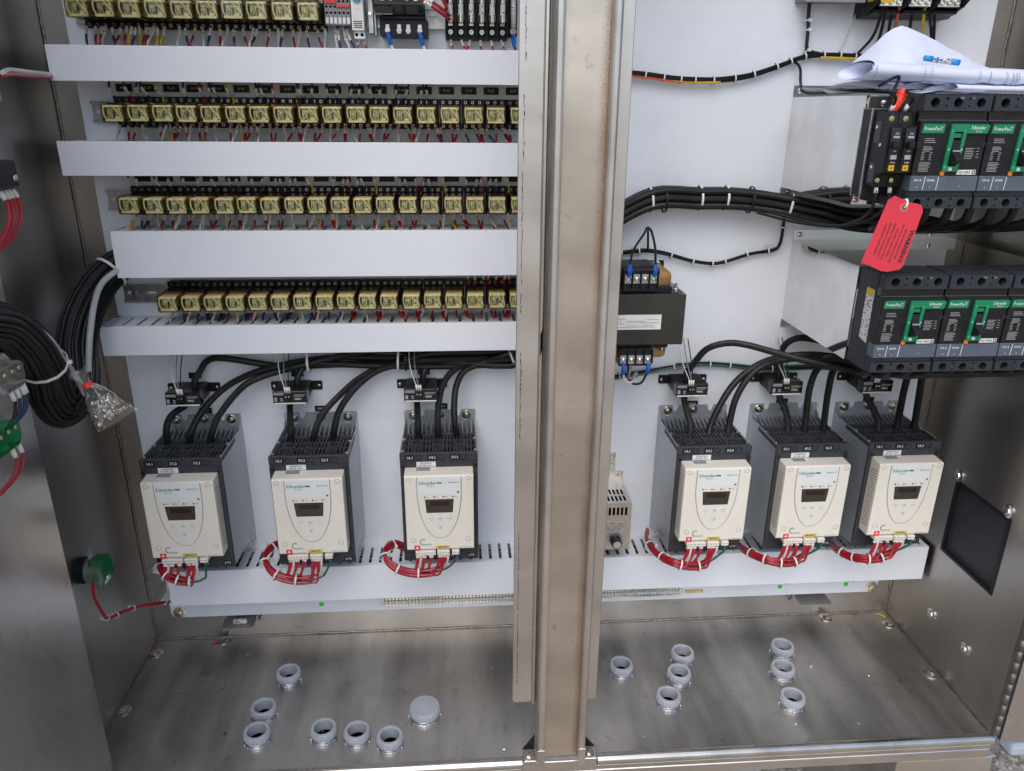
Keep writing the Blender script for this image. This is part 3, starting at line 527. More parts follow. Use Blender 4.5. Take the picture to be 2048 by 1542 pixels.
# ================================================================== wire ducts
PY = -30          # face of the white panel
def duct(label, x0, x1, z0, z1, depth=83, cx0=None, pitch=25.5, slot=5.5, ph=0):
    cx0 = x0 if cx0 is None else cx0
    t = thing('wire_duct', label, 'cable duct', (x0, PY, z0)); L = x1-x0; H = z1-z0
    b = MB().box(0, L, -2.5, -0.2, 0, H)                      # back
    D = depth-4
    for zz0, zz1 in ((0, 2.2), (H-2.2, H)):                   # slotted long walls: fingers between the slots
        x = ph; b.box(0, max(0.1, x), -D, -2.5, zz0, zz1)
        while x < L:
            a, c = x+slot, min(x+pitch, L)
            if a < L:
                b.box(a, c, -D, -12, zz0, zz1)
            x += pitch
        b.box(0, L, -12, -2.5, zz0, zz1); b.box(0, L, -D+0.1, -D+9, zz0+0.1, zz1-0.1) if False else None
    b.build('slotted_trough', 'duct_white', t)
    wf = MB(); cs = ['w_black', 'w_red', 'w_navy', 'w_green', 'w_white']; n_ = max(8, int(H/5))
    for k in range(n_*2):
        wf.mat(rnd.choice([0, 0, 0, 1, 1, 2, 3, 4])); z = 6+(H-14)*((k % n_)+rnd.random()*0.5)/n_; y = -22-26*(k//n_)-rnd.uniform(0, 14)
        wf.tube([(44+(L-46)*i/14, y+rnd.uniform(-5, 5), z+rnd.uniform(-3, 3)) for i in range(15)], 2.2, 5)
    stuff(wf.build('packed_wires', cs, t))
    c = MB().box(cx0-x0, L, -depth, -depth+2.2, -1.2, H+1.2)
    c.box(cx0-x0, L, -depth+2.2, -depth+11, H+0.1, H+1.2); c.box(cx0-x0, L, -depth+2.2, -depth+11, -1.2, -0.1)
    c.build('duct_cover', 'duct_white', t, bev=0.7, seg=2)
    return t
D1 = duct('white wire duct just below the top relay row and fuse blocks', -647, 196, 1183, 1234)
D2 = duct('white wire duct between the plate-labelled relay row and the next row down', -657, 196, 1035, 1088)
D3 = duct('tall white slotted duct that the thick black harness enters', -597, 196, 861, 940)
D4 = duct('white slotted duct just above the black power cables and current sensors', -646, 196, 718, 770, ph=8)
D5 = duct('long white slotted duct running under all six motor starters', -638, 1016, 172, 252, cx0=-604, pitch=21, slot=6)

# ================================================================== rails, sockets and relays
def rail(label, x0, x1, zc):
    t = thing('mounting_rail', label, 'rail', (x0, PY, zc)); L = x1-x0
    b = MB().box(0, L, -7.4, -6.2, -17.5, -12.5).box(0, L, -7.4, -6.2, 12.5, 17.5)
    b.box(0, L, -6.2, -0.1, -13.6, -12.5).box(0, L, -6.2, -0.1, 12.5, 13.6)
    holes = [rrect(x+6, x+24, -2.6, 2.6, 2.5, 3) for x in range(0, int(L)-26, 36)]
    b.plate(rect(0, L, -12.5, 12.5), holes, 'y', -1.4, -0.1)
    b.build('rail_profile', 'zinc', t)
    m = MB().cyl((18, -1.2, 0), (18, -4, 0), 4, 12); m.build('rail_screw', 'nickel', t); return t
rail('slotted metal rail behind the top relay row', -626, 10, 1289.5)
rail('slotted metal rail carrying the relays under the R-number plates', -626, 190, 1134.5)
rail('slotted metal rail carrying the relays just above the tall duct', -626, 190, 986)
rail('slotted metal rail carrying the relays just below the tall duct', -626, 190, 814.5)
def make_socket():
    t = thing('relay_socket', 'x', 'relay socket')
    b = MB().box(-18.6, 18.6, -14, -7.6, -25, 25).box(-18.6, 18.6, -21, -14, -25, -14.5).box(-18.6, 18.6, -21, -14, 14.5, 25)
    b.box(-17.5, 17.5, -49, -14, -14.5, 14.5)
    for x in (-19.0, -6.4, 6.0, 18.4): b.box(x, x+0.9, -25, -21, 14.5, 25).box(x, x+0.9, -25, -21, -25, -14.5)
    b.build('socket_body', 'black', t, bev=0.6)
    s = MB()
    for x in (-12.4, 0.2, 12.6):
        for z in (19.5, -19.5):
            s.mat(0).box(x-3.4, x+3.4, -22.2, -21.1, z-3.6, z+3.6); s.mat(1).cyl((x, -22.4, z), (x, -25.0, z), 2.7, 10)
            s.mat(2).box(x-2.4, x+2.4, -25.3, -24.9, z-0.7, z+0.7).box(x-0.7, x+0.7, -25.32, -24.9, z-2.4, z+2.4)
    stuff(s.build('terminal_screws', ['black', 'nickel', 'black'], t))
    return t
def make_relay():
    t = thing('relay', 'x', 'relay')
    c = MB().prism(rrect(-17.2, 17.2, -15.6, 15.6, 3.2, 3), 'y', -42, 0); c.build('cover', 'amber', t, bev=1.1)
    b = MB().box(-16.2, 16.2, -4, -0.4, -14.6, 14.6); b.build('base', 'relay_gap_dark', t)
    k = MB().mat(0).box(-11.5, 11.5, -30, -4, -10, 7).mat(1).box(-11, 11, -32, -30, -9.8, 6.5).mat(0)
    k.cyl((-5.5, -33, -8.5), (-5.5, -33, 3), 2.2, 10).cyl((5.5, -33, -8.5), (5.5, -33, 3), 2.2, 10).mat(2).box(-1.1, 1.1, -34.6, -32, -8, 2).box(-8.5, -6, -33.6, -32, -6, -2).box(6.5, 8, -33.6, -32, -8, -5)
    k.build('coil', ['relay_coil', 'relay_coil', 'relay_gap_dark'], t)
    f = MB().mat(0).box(-14.5, 14.5, -35, -6, 7.6, 11.2)
    for x in (-12, -4, 4, 12): f.cyl((x, -34, 9.5), (x, -38, 9.5), 1.7, 8)
    f.box(-13.5, 13.5, -38, -31, -13.8, -10.2).mat(1).box(4, 9.5, -38.6, -38.0, -12.6, -8.0); f.mat(0).box(3, 10.5, -38.1, -33, -10.2, -6)
    f.build('contact_block', ['relay_cream', 'white_plastic'], t, bev=0.4)
    for pts in ([(-13.2, -38, 11), (-14.2, -39, 4), (-13.6, -39, -5), (-10, -37, -12)], [(0, -38, 10.5), (5, -39.2, 4.5), (10, -39.4, -2), (13.6, -38, -8)], [(11, -38, 11), (11.6, -39, 3), (13.2, -39, -5), (14.2, -36, -10)]):
        MB().tube(spline(pts, 3), 1.25, 6).build('lead_wire', 'relay_cream', t)
    return t
sock0 = make_socket(); rel0 = make_relay(); used = [False]
ROWS = [(-584.5, 1289.5, 10, 'in the top relay row beside the grey terminal blocks', 'top relay row'),
        (-557.5, 1134.5, 18, None, 'relays under the R-number plates'),
        (-555.5, 986.0, 18, 'in the row just above the tall slotted duct', 'relays just above the tall duct'),
        (-517.0, 814.5, 17, 'in the row just below the tall slotted duct', 'relays just below the tall duct')]
for ri, (x0, z, n, where, grp) in enumerate(ROWS):
    for k in range(n):
        x = x0+39.2*k
        if ri == 1: ls, lr = 'black relay socket below the R-%d plate' % (36+k), 'clear amber relay below the black R-%d plate' % (36+k)
        else: ls, lr = 'black relay socket '+where, 'clear amber relay '+where
        if k == 0 and ri in (2, 3): ls, lr = ls+' beside bare rail', lr+' beside bare rail'
        gs, gr = 'sockets: '+grp, grp
        if not used[0]:
            used[0] = True; so, re = sock0, rel0
            so['label'], so['group'], re['label'], re['group'] = ls, gs, lr, gr
            so.location = (x*S, PY*S, z*S); re.location = (x*S, (PY-49.3)*S, z*S)
        else:
            so = dup(sock0, (x, PY, z), ls, gs); re = dup(rel0, (x, PY-49.3, z), lr, gr)
        re.rotation_euler = (rnd.uniform(-0.015, 0.015), 0, rnd.uniform(-0.03, 0.03))
# engraved number plates
for k in range(18):
    x = -567.5+39.5*k
    o = MB().box(-13.5, 13.5, -1.2, -0.1, -6.2, 6.2).build('number_plate', 'plate_black'); o.location = (x*S, PY*S, 1.1735)
    tag(o, 'black engraved plate reading R-%d above a relay' % (36+k), 'number plate', 'R-number plates')
    lettering(o, 'R-%d' % (36+k), 6.0, (0, -1.3, 0.2), 'white_print')
    o = MB().box(-13.5, 13.5, -1.2, -0.1, -6.2, 6.2).build('number_plate', 'plate_black'); o.location = ((-560+39.4*k)*S, PY*S, 1.0235)
    tag(o, 'blank black plate half hidden under the second duct', 'number plate', 'plates half hidden under the second duct')

# ================================================================== control wires
CN = {'r': ('red', 'w_red'), 'w': ('white', 'w_white'), 'n': ('dark blue', 'w_navy'), 'y': ('yellow', 'w_yellow')}
def wire(x0, x1, c, z0, z1, y0, y1, label, group, bow=6, r=2.0, mk=(0.18, 0.52)):
    pts = [(x0, y0, z0), (x0+(x1-x0)*0.25, y0-bow*0.8, z0+(z1-z0)*0.28), (x0+(x1-x0)*0.6, (y0+y1)/2-bow, z0+(z1-z0)*0.62), (x1, y1-1, z1*0.85+z0*0.15), (x1, y1+2, z1+(z1-z0)*0.35)]
    sp = spline(pts, 4); org = pts[0]
    o = MB().tube(sp, r, 6).build('control_wire', CN[c][1], origin=org); tag(o, label, 'wire', group)
    n = len(sp)-1; a, b = int(n*mk[0]), max(int(n*mk[0])+2, int(n*mk[1]))
    s = MB().tube([Vector(q)-Vector(org) for q in sp[a:b+1]], r+0.6, 7); obj('marker_sleeve', s.mesh('marker_sleeve', 'sleeve'), o)
    return o
WR = {'r1b': (1268, 1236, 'from the top relay row down into the first duct'), 'r2t': (1184, 1156, 'from the first duct down to the R-plate relays'), 'r2b': (1113, 1087, 'from the R-plate relays down into the second duct'),
      'r3t': (1036, 1007, 'from the second duct to relays above the tall duct'), 'r3b': (964, 938, 'from the relays down into the tall slotted duct'),
      'r4b': (793, 768, 'from the lowest relay row into the duct above the cables'), 'r4t': (862, 836, 'from the tall duct down to the lowest relay row')}
for key, (za, zb, where) in WR.items():
    for x0, x1, c in WIRES[key]:
        nm = CN[c][0]; top = key.endswith('t')
        y0, y1 = (-62, -56) if top else (-57, -72+rnd.uniform(-8, 6))
        wire(x0, x1, c, za+rnd.uniform(-1, 1), zb, y0, y1, 'thin %s sleeved wire %s' % (nm, where), '%s wires %s' % (nm, where), bow=rnd.uniform(2, 7), r=rnd.uniform(1.8, 2.15), mk=(0.35, 0.72) if top else (0.10, 0.42))

# ================================================================== devices at the end of the top row
t = thing('terminal_block_set', 'grey terminal blocks with red jumper bars beside the top relays', 'terminal block', (-210, PY-8, 1272))
for k in range(6):
    b = MB().box(k*6.9, k*6.9+6.6, -44, 0, 0, 70); b.build('terminal_block', 'block_grey', t, bev=0.5)
    h = MB().mat(0)
    for z in (18, 27, 35, 43): h.cyl((k*6.9+3.3, -44.2, z), (k*6.9+3.3, -43.5, z), 2.1, 10)
    h.mat(1).box(k*6.9+1, k*6.9+5.6, -44.8, -44.1, 2, 11).box(k*6.9+1, k*6.9+5.6, -44.8, -44.1, 52, 61)
    stuff(h.build('terminal_openings', ['hole', 'white_plastic'], t))
for x0, x1, z in ((1, 20, 31.5), (20, 40, 25.5)): MB().box(x0, x1, -46.5, -44.2, z, z+4.4).build('jumper_bar', 'red_label', t, bev=0.6)
t = thing('thermostat', 'slim pale grey thermostat with a blue dial on the rail', 'thermostat', (-167, PY-8, 1252))
MB().box(0, 20, -46, 0, 12, 90).box(2, 20, -38, 0, 0, 12).build('housing', 'white_plastic', t, bev=0.8)
d_ = MB().cyl((10, -46, 62), (10, -50, 62), 7.8, 24).build('dial', 'dial_blue', t); MB().box(4, 16, -50.8, -50, 61.2, 62.8).build('pointer', 'white_print', d_)
for k in range(4): MB().box(3, 17, -46.6, -46.05, 16+k*3.0, 17.2+k*3.0).build('vent_slot', 'black', t)
for x in (6, 15): MB().cyl((x, -38.3, 6), (x, -37.5, 6), 2.6, 12).build('terminal_hole', 'hole', t)
lettering(t, '10 60', 3, (10, -46.2, 44), 'grey_print')
o = thing('rail_end_clamp', 'zinc end clamp on the rail beside the thermostat', 'clamp', (-143, PY-8, 1262)); MB().box(0, 9, -18, 0, 0, 60).box(9, 13, -10, 0, -3, 64).build('clamp_body', 'zinc', o, bev=0.8); MB().cyl((4, -18, 30), (4, -22, 30), 3, 10).build('clamp_screw', 'chrome', o)
t = thing('fuse_holder_assembly', 'black control fuse holder block with blue ring lugs', 'fuse holder', (-122, PY, 1256))
MB().box(0, 79, -52, 0, 0, 26).box(4, 75, -60, 0, 26, 30).build('base', 'black', t, bev=1)
MB().prism([(-52, 26), (-78, 44), (-78, 90), (0, 90), (0, 26)], 'x', -6, 76).build('cover_housing', 'black_gloss', t, bev=1)
MB().box(38, 41, -55, -52, 0, 26).build('divider', 'black', t)
for k, x in enumerate((13, 32, 47, 66)): MB().cyl((x, -52, 9), (x, -57, 9), 4.2, 12).box(x-3, x+3, -53.4, -52, 4, 18).build('terminal_screw', 'zinc', t)
for x in (13, 66):
    l = MB().tube([(x, -56, 6), (x+2, -58, -2), (x+4, -57, -14)], 4.0, 8, rad=[2.6, 4.2, 3.2]); l.build('ring_lug', 'blue_lug', t)
    MB().tube(spline([(x+4, -57, -12), (x+8, -58, -22), (x+10, -60, -34)], 4), 2.4, 8).build('lead', 'w_white', t)
for z in (56,):
    for x in (9, 22, 48, 62): MB().cyl((x, -78, z), (x, -84, z), 6.5, 12).build('fuse_clip', 'nickel', t)
    MB().cyl((16, -86, z), (56, -86, z), 5.5, 14).build('fuse', 'nickel', t); MB().cyl((28, -86, z), (44, -86, z), 5.8, 14).build('fuse_body', 'white_plastic', t)
MB().box(-4, 24, -79, -78.2, 31, 42).build('number_window', 'black', t); MB().box(-4, 24, -79.2, -78.6, 30.2, 31).build('window_frame', 'grey_print', t)
for i, (pts, c) in enumerate(((((-150, -88, 1345), (-140, -90, 1322), (-124, -98, 1314)), 'w_red'), (((-60, -100, 1313), (-38, -104, 1308), (-12, -96, 1292), (-6, -70, 1290)), 'w_red'), (((-60, -104, 1309), (-40, -107, 1302), (-14, -99, 1286), (-6, -70, 1284)), 'w_red'), (((-30, -80, 1350), (-22, -84, 1322), (-10, -80, 1300)), 'w_red'))):
    o = MB().tube(spline(pts, 6), 2.6, 8).build('jumper_wire', c, origin=pts[0]); tag(o, 'short thick red jumper wire linking the fuse holder and the fuse blocks', 'wire', 'red jumpers at the fuse blocks')
    if i in (1, 2): s = MB().tube([Vector(p)-Vector(pts[0]) for p in spline(pts, 6)[4:8]], 3.2, 8); obj('marker_sleeve', s.mesh('marker_sleeve', 'sleeve'), o)
fb0 = None
for k in range(7):
    x = -14+17.6*k if k < 6 else 94
    if k < 6:
        t = thing('fuse_block', 'black open fuse block in the row of six with a clear glass fuse' , 'fuse block', (x, PY, 1254), 'six fuse blocks side by side')
        MB().box(0, 17.2, -22, 0, 0, 100).box(0, 1.6, -42, -22, 0, 100).box(15.6, 17.2, -42, -22, 0, 100).build('block_body', 'black', t, bev=0.5)
        MB().lathe((8.6, -24, 12), [(0.1, -2), (1.2, -2), (1.6, -5), (4, -5), (5.2, -3), (5.6, 2), (6.4, 2), (6.4, 3)], 14, 'y').build('terminal_screw', 'zinc', t)
        MB().box(5, 12.2, -27, -22, 22, 26).build('clip_neck', 'nickel', t)
        for z in (26, 54): MB().box(3, 14.2, -40, -22, z, z+13).build('fuse_clip', 'nickel', t, bev=1.5, seg=2)
        f = MB().cyl((8.6, -38, 28), (8.6, -38, 66), 4.6, 14).build('fuse', 'fuse_glass', t); MB().cyl((8.6, -38, 26), (8.6, -38, 38), 5.1, 14).build('end_cap', 'nickel', f); MB().cyl((8.6, -38, 54), (8.6, -38, 67), 5.1, 14).build('end_cap', 'nickel', f)
        if fb0 is None: fb0 = t
    else:
        t = thing('fuse_block', 'narrow single fuse block with a blue lug at the end of the fuse row', 'fuse block', (x, PY, 1260))
        MB().box(0, 14, -20, 0, 0, 90).build('block_body', 'black', t, bev=0.5); MB().cyl((7, -26, 14), (7, -26, 60), 4.4, 12).build('fuse', 'fuse_glass', t)
        for z in (8, 58): MB().cyl((7, -20, z), (7, -30, z), 5.4, 12).build('terminal_screw', 'nickel', t)
        MB().tube([(7, -28, 4), (8, -29, -6), (9, -28, -16)], 4, 8, rad=[3, 4.2, 3]).build('ring_lug', 'blue_lug', t); MB().tube(spline([(9, -28, -14), (12, -30, -24), (16, -32, -36)], 4), 2.2, 8).build('lead', 'w_navy', t)
for x0, x1 in ((-6, -2), (12, 20), (28, 22), (45, 46), (63, 66), (80, 86)):
    wire(x0, x1, 'r', 1256, 1236, -50, -66, 'thin red wire dropping from a fuse block into the first duct', 'red wires below the fuse blocks', bow=4, r=1.9)
for x0, x1, c in ((-199, -196, 'w'), (-194, -190, 'n'), (-185, -176, 'w'), (-180, -168, 'n'), (-160, -163, 'r'), (-151, -147, 'r')):
    wire(x0, x1, c, 1272 if x0 < -170 else 1254, 1236, -58, -66, 'thin %s wire from the grey terminal blocks into the first duct' % CN[c][0], '%s wires below the grey terminal blocks' % CN[c][0], bow=4, r=2.0)
# ================================================================== motor soft starters
def starter_wires(t, side=-1, loop=True):
    pass
def make_starter():
    t = thing('motor_starter', 'x', 'motor starter')
    # heat sink: flange with keyhole notches, side sheets and fins
    fl = [(-72.5, 4), (72.5, 4), (72.5, 293), (70.5, 295), (44, 295), (41, 284), (37, 280), (33, 284), (30, 295), (-30, 295), (-33, 284), (-37, 280), (-41, 284), (-44, 295), (-70.5, 295), (-72.5, 293)]
    h = MB().plate(fl, [circ(-53, 276, 6.5, 12), circ(53, 276, 6.5, 12)], 'y', -3.4, -0.2)
    for sx in (-72.5, 70.7): h.prism([(-3.4, 12), (-3.4, 281), (-20, 268), (-148, 268), (-148, 40), (-60, 32), (-46, 14), (-34, 26), (-28, 12)], 'x', sx, sx+1.8)
    for k in range(15): h.prism([(-3.4, 20), (-3.4, 268), (-56, 256), (-56, 20)], 'x', -64+k*9.1, -62.6+k*9.1)
    h.build('heat_sink', 'galvanised', t)
    for x, z in ((-54, 284), (0, 286), (54, 284)):
        hexbolt(t, (x, -3.4, z), (0, -1, 0), 5.2, 'mounting_nut', m='nickel')
        MB().cyl((x, -8, z), (x, -17, z), 2.6, 10).build('mounting_stud', 'nickel', t)
    # dark terminal body
    b = MB().box(-70.5, 70.5, -149, -57, 34, 258)
    b.box(-73, 73, -154, -149, 252, 269).box(-72.8, 72.8, -152, -149, 36, 252).box(-73, -67, -149, -57, 258, 267.5).box(67, 73, -149, -57, 258, 267.5)
    b.box(-67, 67, -149, -146, 258, 267).box(-67, 67, -62, -57, 258, 267)
    b.box(-64, 64, -151, -149, 36, 60).box(-72.4, -66, -156, -149, 60, 250).box(66, 72.4, -156, -149, 60, 250)
    b.build('base_body', 'charcoal', t, bev=0.8)
    MB().box(-66.5, 66.5, -145.8, -62.2, 257.9, 259.2).build('grille_well', 'hole', t)
    g = MB()                                    # slotted top grille: bars between the cable mouths
    for yy in (-63.5, -88, -113, -143.5): g.box(-67, 67, yy-1.4, yy+1.4, 260, 266.6)
    x = -66
    while x < 66:
        near = min((abs(x-c), c) for c in (-43, -2, 39))[0] < 12
        g.box(x, x+3.2, -146, -114 if near else -62, 260, 266.4)
        if near: g.box(x, x+3.2, -96, -62, 260, 266.4)
        x += 6.6
    g.build('top_grille', 'charcoal', t)
    for c in (-43, -2, 39):
        m = MB().plate(rect(c-12, c+12, -114, -88), [circ(c, -100, 8.5, 16)], 'z', 259.3, 267.4); m.build('cable_mouth', 'charcoal', t)
        m = MB().plate(rect(c-9, c+9, -132, -116), [rect(c-6.5, c+6.5, -130, -118)], 'z', 259.4, 267.2); m.build('clamp_window', 'charcoal', t)
    for x, y in ((-68, -143), (68, -143), (-68, -90), (68, -90)): MB().lathe((x, y, 267), [(4.4, 0), (4.2, 2), (2.5, 3.2), (0.1, 3.4)], 12).build('corner_screw', 'chrome', t)
    for x, s in ((-54, '1/L1'), (-12, '3/L2'), (30, '5/L3')):
        c = MB().box(x-9, x+9, -155.1, -154.1, 255.5, 266).build('phase_chip', 'black', t); lettering(c, s, 7.4, (x, -155.4, 260.6), 'white_print', bold=0.04)
        MB().lathe((x+17, -154.2, 260.5), [(5.6, -0.6), (5.2, -0.8), (5.0, 5), (0.1, 5)], 18, 'y').build('screw_hole', 'hole', t)
    for x, s in ((20, '4/T2'), (60, '6/T3')):
        c = MB().box(x-9, x+7, -152.2, -151.1, 40, 50).build('phase_chip', 'black', t); lettering(c, s, 6.5, (x-1, -152.4, 44.8), 'white_print', bold=0.03)
        MB().lathe((x-17, -151.2, 45), [(5.4, -0.5), (5.0, -0.6), (4.8, 4), (0.1, 4)], 18, 'y').build('screw_hole', 'hole', t)
    for x in (-67.5, 67.5): MB().lathe((x, -156, 244), [(4, -1), (2.5, -1.4), (0.1, -1.4)], 12, 'y').build('cover_screw', 'black_gloss', t)
    # cream front cover
    cov = MB().prism([(-151, 79), (-182, 79), (-185.5, 82), (-185.5, 235), (-183, 238), (-151, 239.5)], 'x', -64, 64).build('front_cover', 'cream', t, bev=1.6, seg=2)
    Y0 = -185.6
    r = MB()
    for s in (-1, 1):
        for k in range(20): z = 96+k*6.3; r._add([(s*64.15, -158, z), (s*64.15, -178, z+2.6), (s*64.15, -178, z+4.8), (s*64.15, -158, z+2.2)], [(0, 1, 2, 3)])
    stuff(r.build('louvre_slot_shade', 'cream_dark', t))  # flat dark quads; the shade of the louvre slots is painted on
    for x, z in ((-55, 231), (55, 232), (-51, 102), (53, 103)): MB().lathe((x, Y0, z), [(4.9, -0.2), (4.3, -0.3), (3.9, 2.2), (0.1, 2.2)], 16, 'y').build('screw_recess', 'cream_dark', cov)  # shade of the screw recesses put into a darker cream
    # tapered keypad shield
    sh = [(-41, 236)]+[(-41+41*(1-math.cos(math.radians(a)))*0.98, 205-100*math.sin(math.radians(a))) for a in range(0, 88, 8)]
    sh = sh+[(-x+0, z) for x, z in sh[::-1]]
    MB().prism([(x*1.02, z if z < 235 else 235.2) for x, z in sh], 'y', Y0+0.2, Y0-0.25).build('shield_groove', 'cream_dark', cov)
    MB().prism([(x*0.985, z+0.9 if z < 204 else z) for x, z in sh], 'y', Y0+0.2, Y0-0.7).build('keypad_shield', 'cream_panel', cov, bev=0.3)
    MB().box(-40, 40, Y0-1.0, Y0-0.72, 200, 234.5).build('logo_panel', 'logo_panel', cov)
    lettering(cov, 'Schneider', 9.6, (-38, Y0-1.2, 223.5), 'green_logo', 'LEFT', sx=0.86, bold=0.14)
    MB().box(-4, 5, Y0-1.25, Y0-1.05, 222, 225).build('logo_bar', 'green_logo', cov)
    lettering(cov, 'Electric', 4.6, (-23, Y0-1.2, 217.4), 'green_logo', 'LEFT', sx=0.95)
    lettering(cov, 'Altistart 22', 4.8, (37, Y0-1.2, 224), 'black_print', 'RIGHT', sx=0.92)
    for k in range(4):
        x = -27+k*17.4; MB().cyl((x, Y0-0.5, 194.5), (x, Y0-1.1, 194.5), 1.5, 10).build('status_lamp', 'black', cov); MB().box(x+3, x+8, Y0-0.95, Y0-0.72, 193.8, 195.0).build('lamp_legend', 'grey_print', cov)
    MB().prism([(-27, 189.5), (27, 189.5), (24.5, 161), (-24.5, 161)], 'y', Y0-0.4, Y0-1.0).build('display', 'lcd', cov); MB().box(-18, 19, Y0-1.15, Y0-1.02, 176, 185.5).build('display_segment_area', 'lcd_dark', cov)
    for x, z, s in ((-17, 149.5, 'ESC'), (0, 149.5, None), (18, 149.5, 'ENT'), (0.5, 131, None)):
        k = MB().lathe((x, Y0-0.6, z), [(4.6, 0), (4.6, -0.4), (4.2, -0.5)], 20, 'y').build('key_ring', 'grey_print', cov)
        MB().lathe((x, Y0-0.6, z), [(4.2, 0), (4.2, -0.7), (3.6, -1.1), (0.1, -1.1)], 20, 'y').build('key_button', 'logo_panel', cov)
        if s: lettering(cov, s, 2.6, (x, Y0-1.85, z), 'black_print')
        else:
            u = 1 if z > 140 else -1; MB().prism([(x-2, z-u), (x+2, z-u), (x, z+1.6*u)], 'y', Y0-1.8, Y0-1.6).build('arrow_mark', 'black_print', cov)
    a = MB().box(-50, -39, Y0-0.5, Y0-0.05, 80, 90.5).build('warning_square', 'red_label', cov); MB().prism([(-47.5, 84), (-41.5, 84), (-44.5, 89)], 'y', Y0-0.8, Y0-0.55).build('warning_triangle', 'white_print', a)
    MB().box(-9, 17, Y0-0.5, Y0-0.05, 83.5, 89).build('yellow_warning_label', 'yellow', cov); MB().box(-1, 13, Y0-0.7, Y0-0.55, 85.6, 86.8).build('print_line', 'black_print', cov)
    MB().prism([(-3.6, 84.6), (-0.2, 84.6), (-1.9, 88)], 'y', Y0-0.75, Y0-0.55).build('hazard_triangle', 'black_print', cov)
    arc = MB().tube([(-33+5.5*math.cos(math.radians(a_)), Y0-0.3, 98+5.5*math.sin(math.radians(a_))) for a_ in range(50, 260, 15)], 0.7, 5); arc.build('round_arrow_mark', 'green_logo', cov)
    MB().box(-38, -16, Y0-0.35, Y0-0.1, 92.4, 93.2).box(-36, -18, Y0-0.35, Y0-0.1, 90.6, 91.4).build('small_print', 'grey_print', cov)
    MB().box(34, 58, Y0-0.35, Y0-0.1, 84.4, 85.1).box(-38, 31, Y0-0.35, Y0-0.1, 82.2, 82.8).build('small_print', 'grey_print', cov)
    MB().box(33, 37, Y0-1.2, Y0-1.02, 202, 205.5).build('corner_mark', 'slate_strip', cov)
    # rating label over the top edge
    MB().box(-42, -6, -153, -152.2, 240.6, 251).build('rating_label', 'white_plastic', t)
    lettering(t, 'ATS22D75S6U', 4.2, (-24, -153.3, 248), 'black_print', sx=0.85, bold=0.06); lettering(t, '75A, 208V - 600V ~', 3.9, (-24, -153.3, 243.4), 'black_print', sx=0.85, bold=0.06)
    MB().prism([(-153, 240.0), (-166, 239.4), (-166, 239.9), (-153, 240.5)], 'x', -42, -17).build('grey_sticker', 'block_grey', t)
    # plug-in terminals under the cover
    for x0, n in ((-48, 8), (-7, 5), (21, 3)):
        p = MB().box(x0, x0+n*4.75, -189, -168, 70, 79).build('plug_terminal', 'cream', t, bev=0.6)
        hh = MB()
        for k in range(n): hh.cyl((x0+2.4+k*4.75, -189.2, 75), (x0+2.4+k*4.75, -188.6, 75), 1.3, 8)
        stuff(hh.build('terminal_openings', 'cream_dark', p))
    return t
st0 = make_starter()
SX = [-513, -282, -42, 486, 681, 867]
SL = ['cream and charcoal motor soft starter next to the wall with the green pilot lamp', 'cream and charcoal motor soft starter between two others left of the post', 'cream and charcoal motor soft starter beside the centre post and above the terminal strip',
      'cream and charcoal motor soft starter beside the silver heater box', 'cream and charcoal motor soft starter between two others on the breaker side of the post', 'cream and charcoal motor soft starter next to the wall with the dark vent opening']
for k, x in enumerate(SX):
    if k == 0: st0.location = (x*S, PY*S, 0.271); st0['label'] = SL[k]; st0['group'] = 'six motor starters in a row'
    else: dup(st0, (x, PY, 271), SL[k], 'six motor starters in a row')
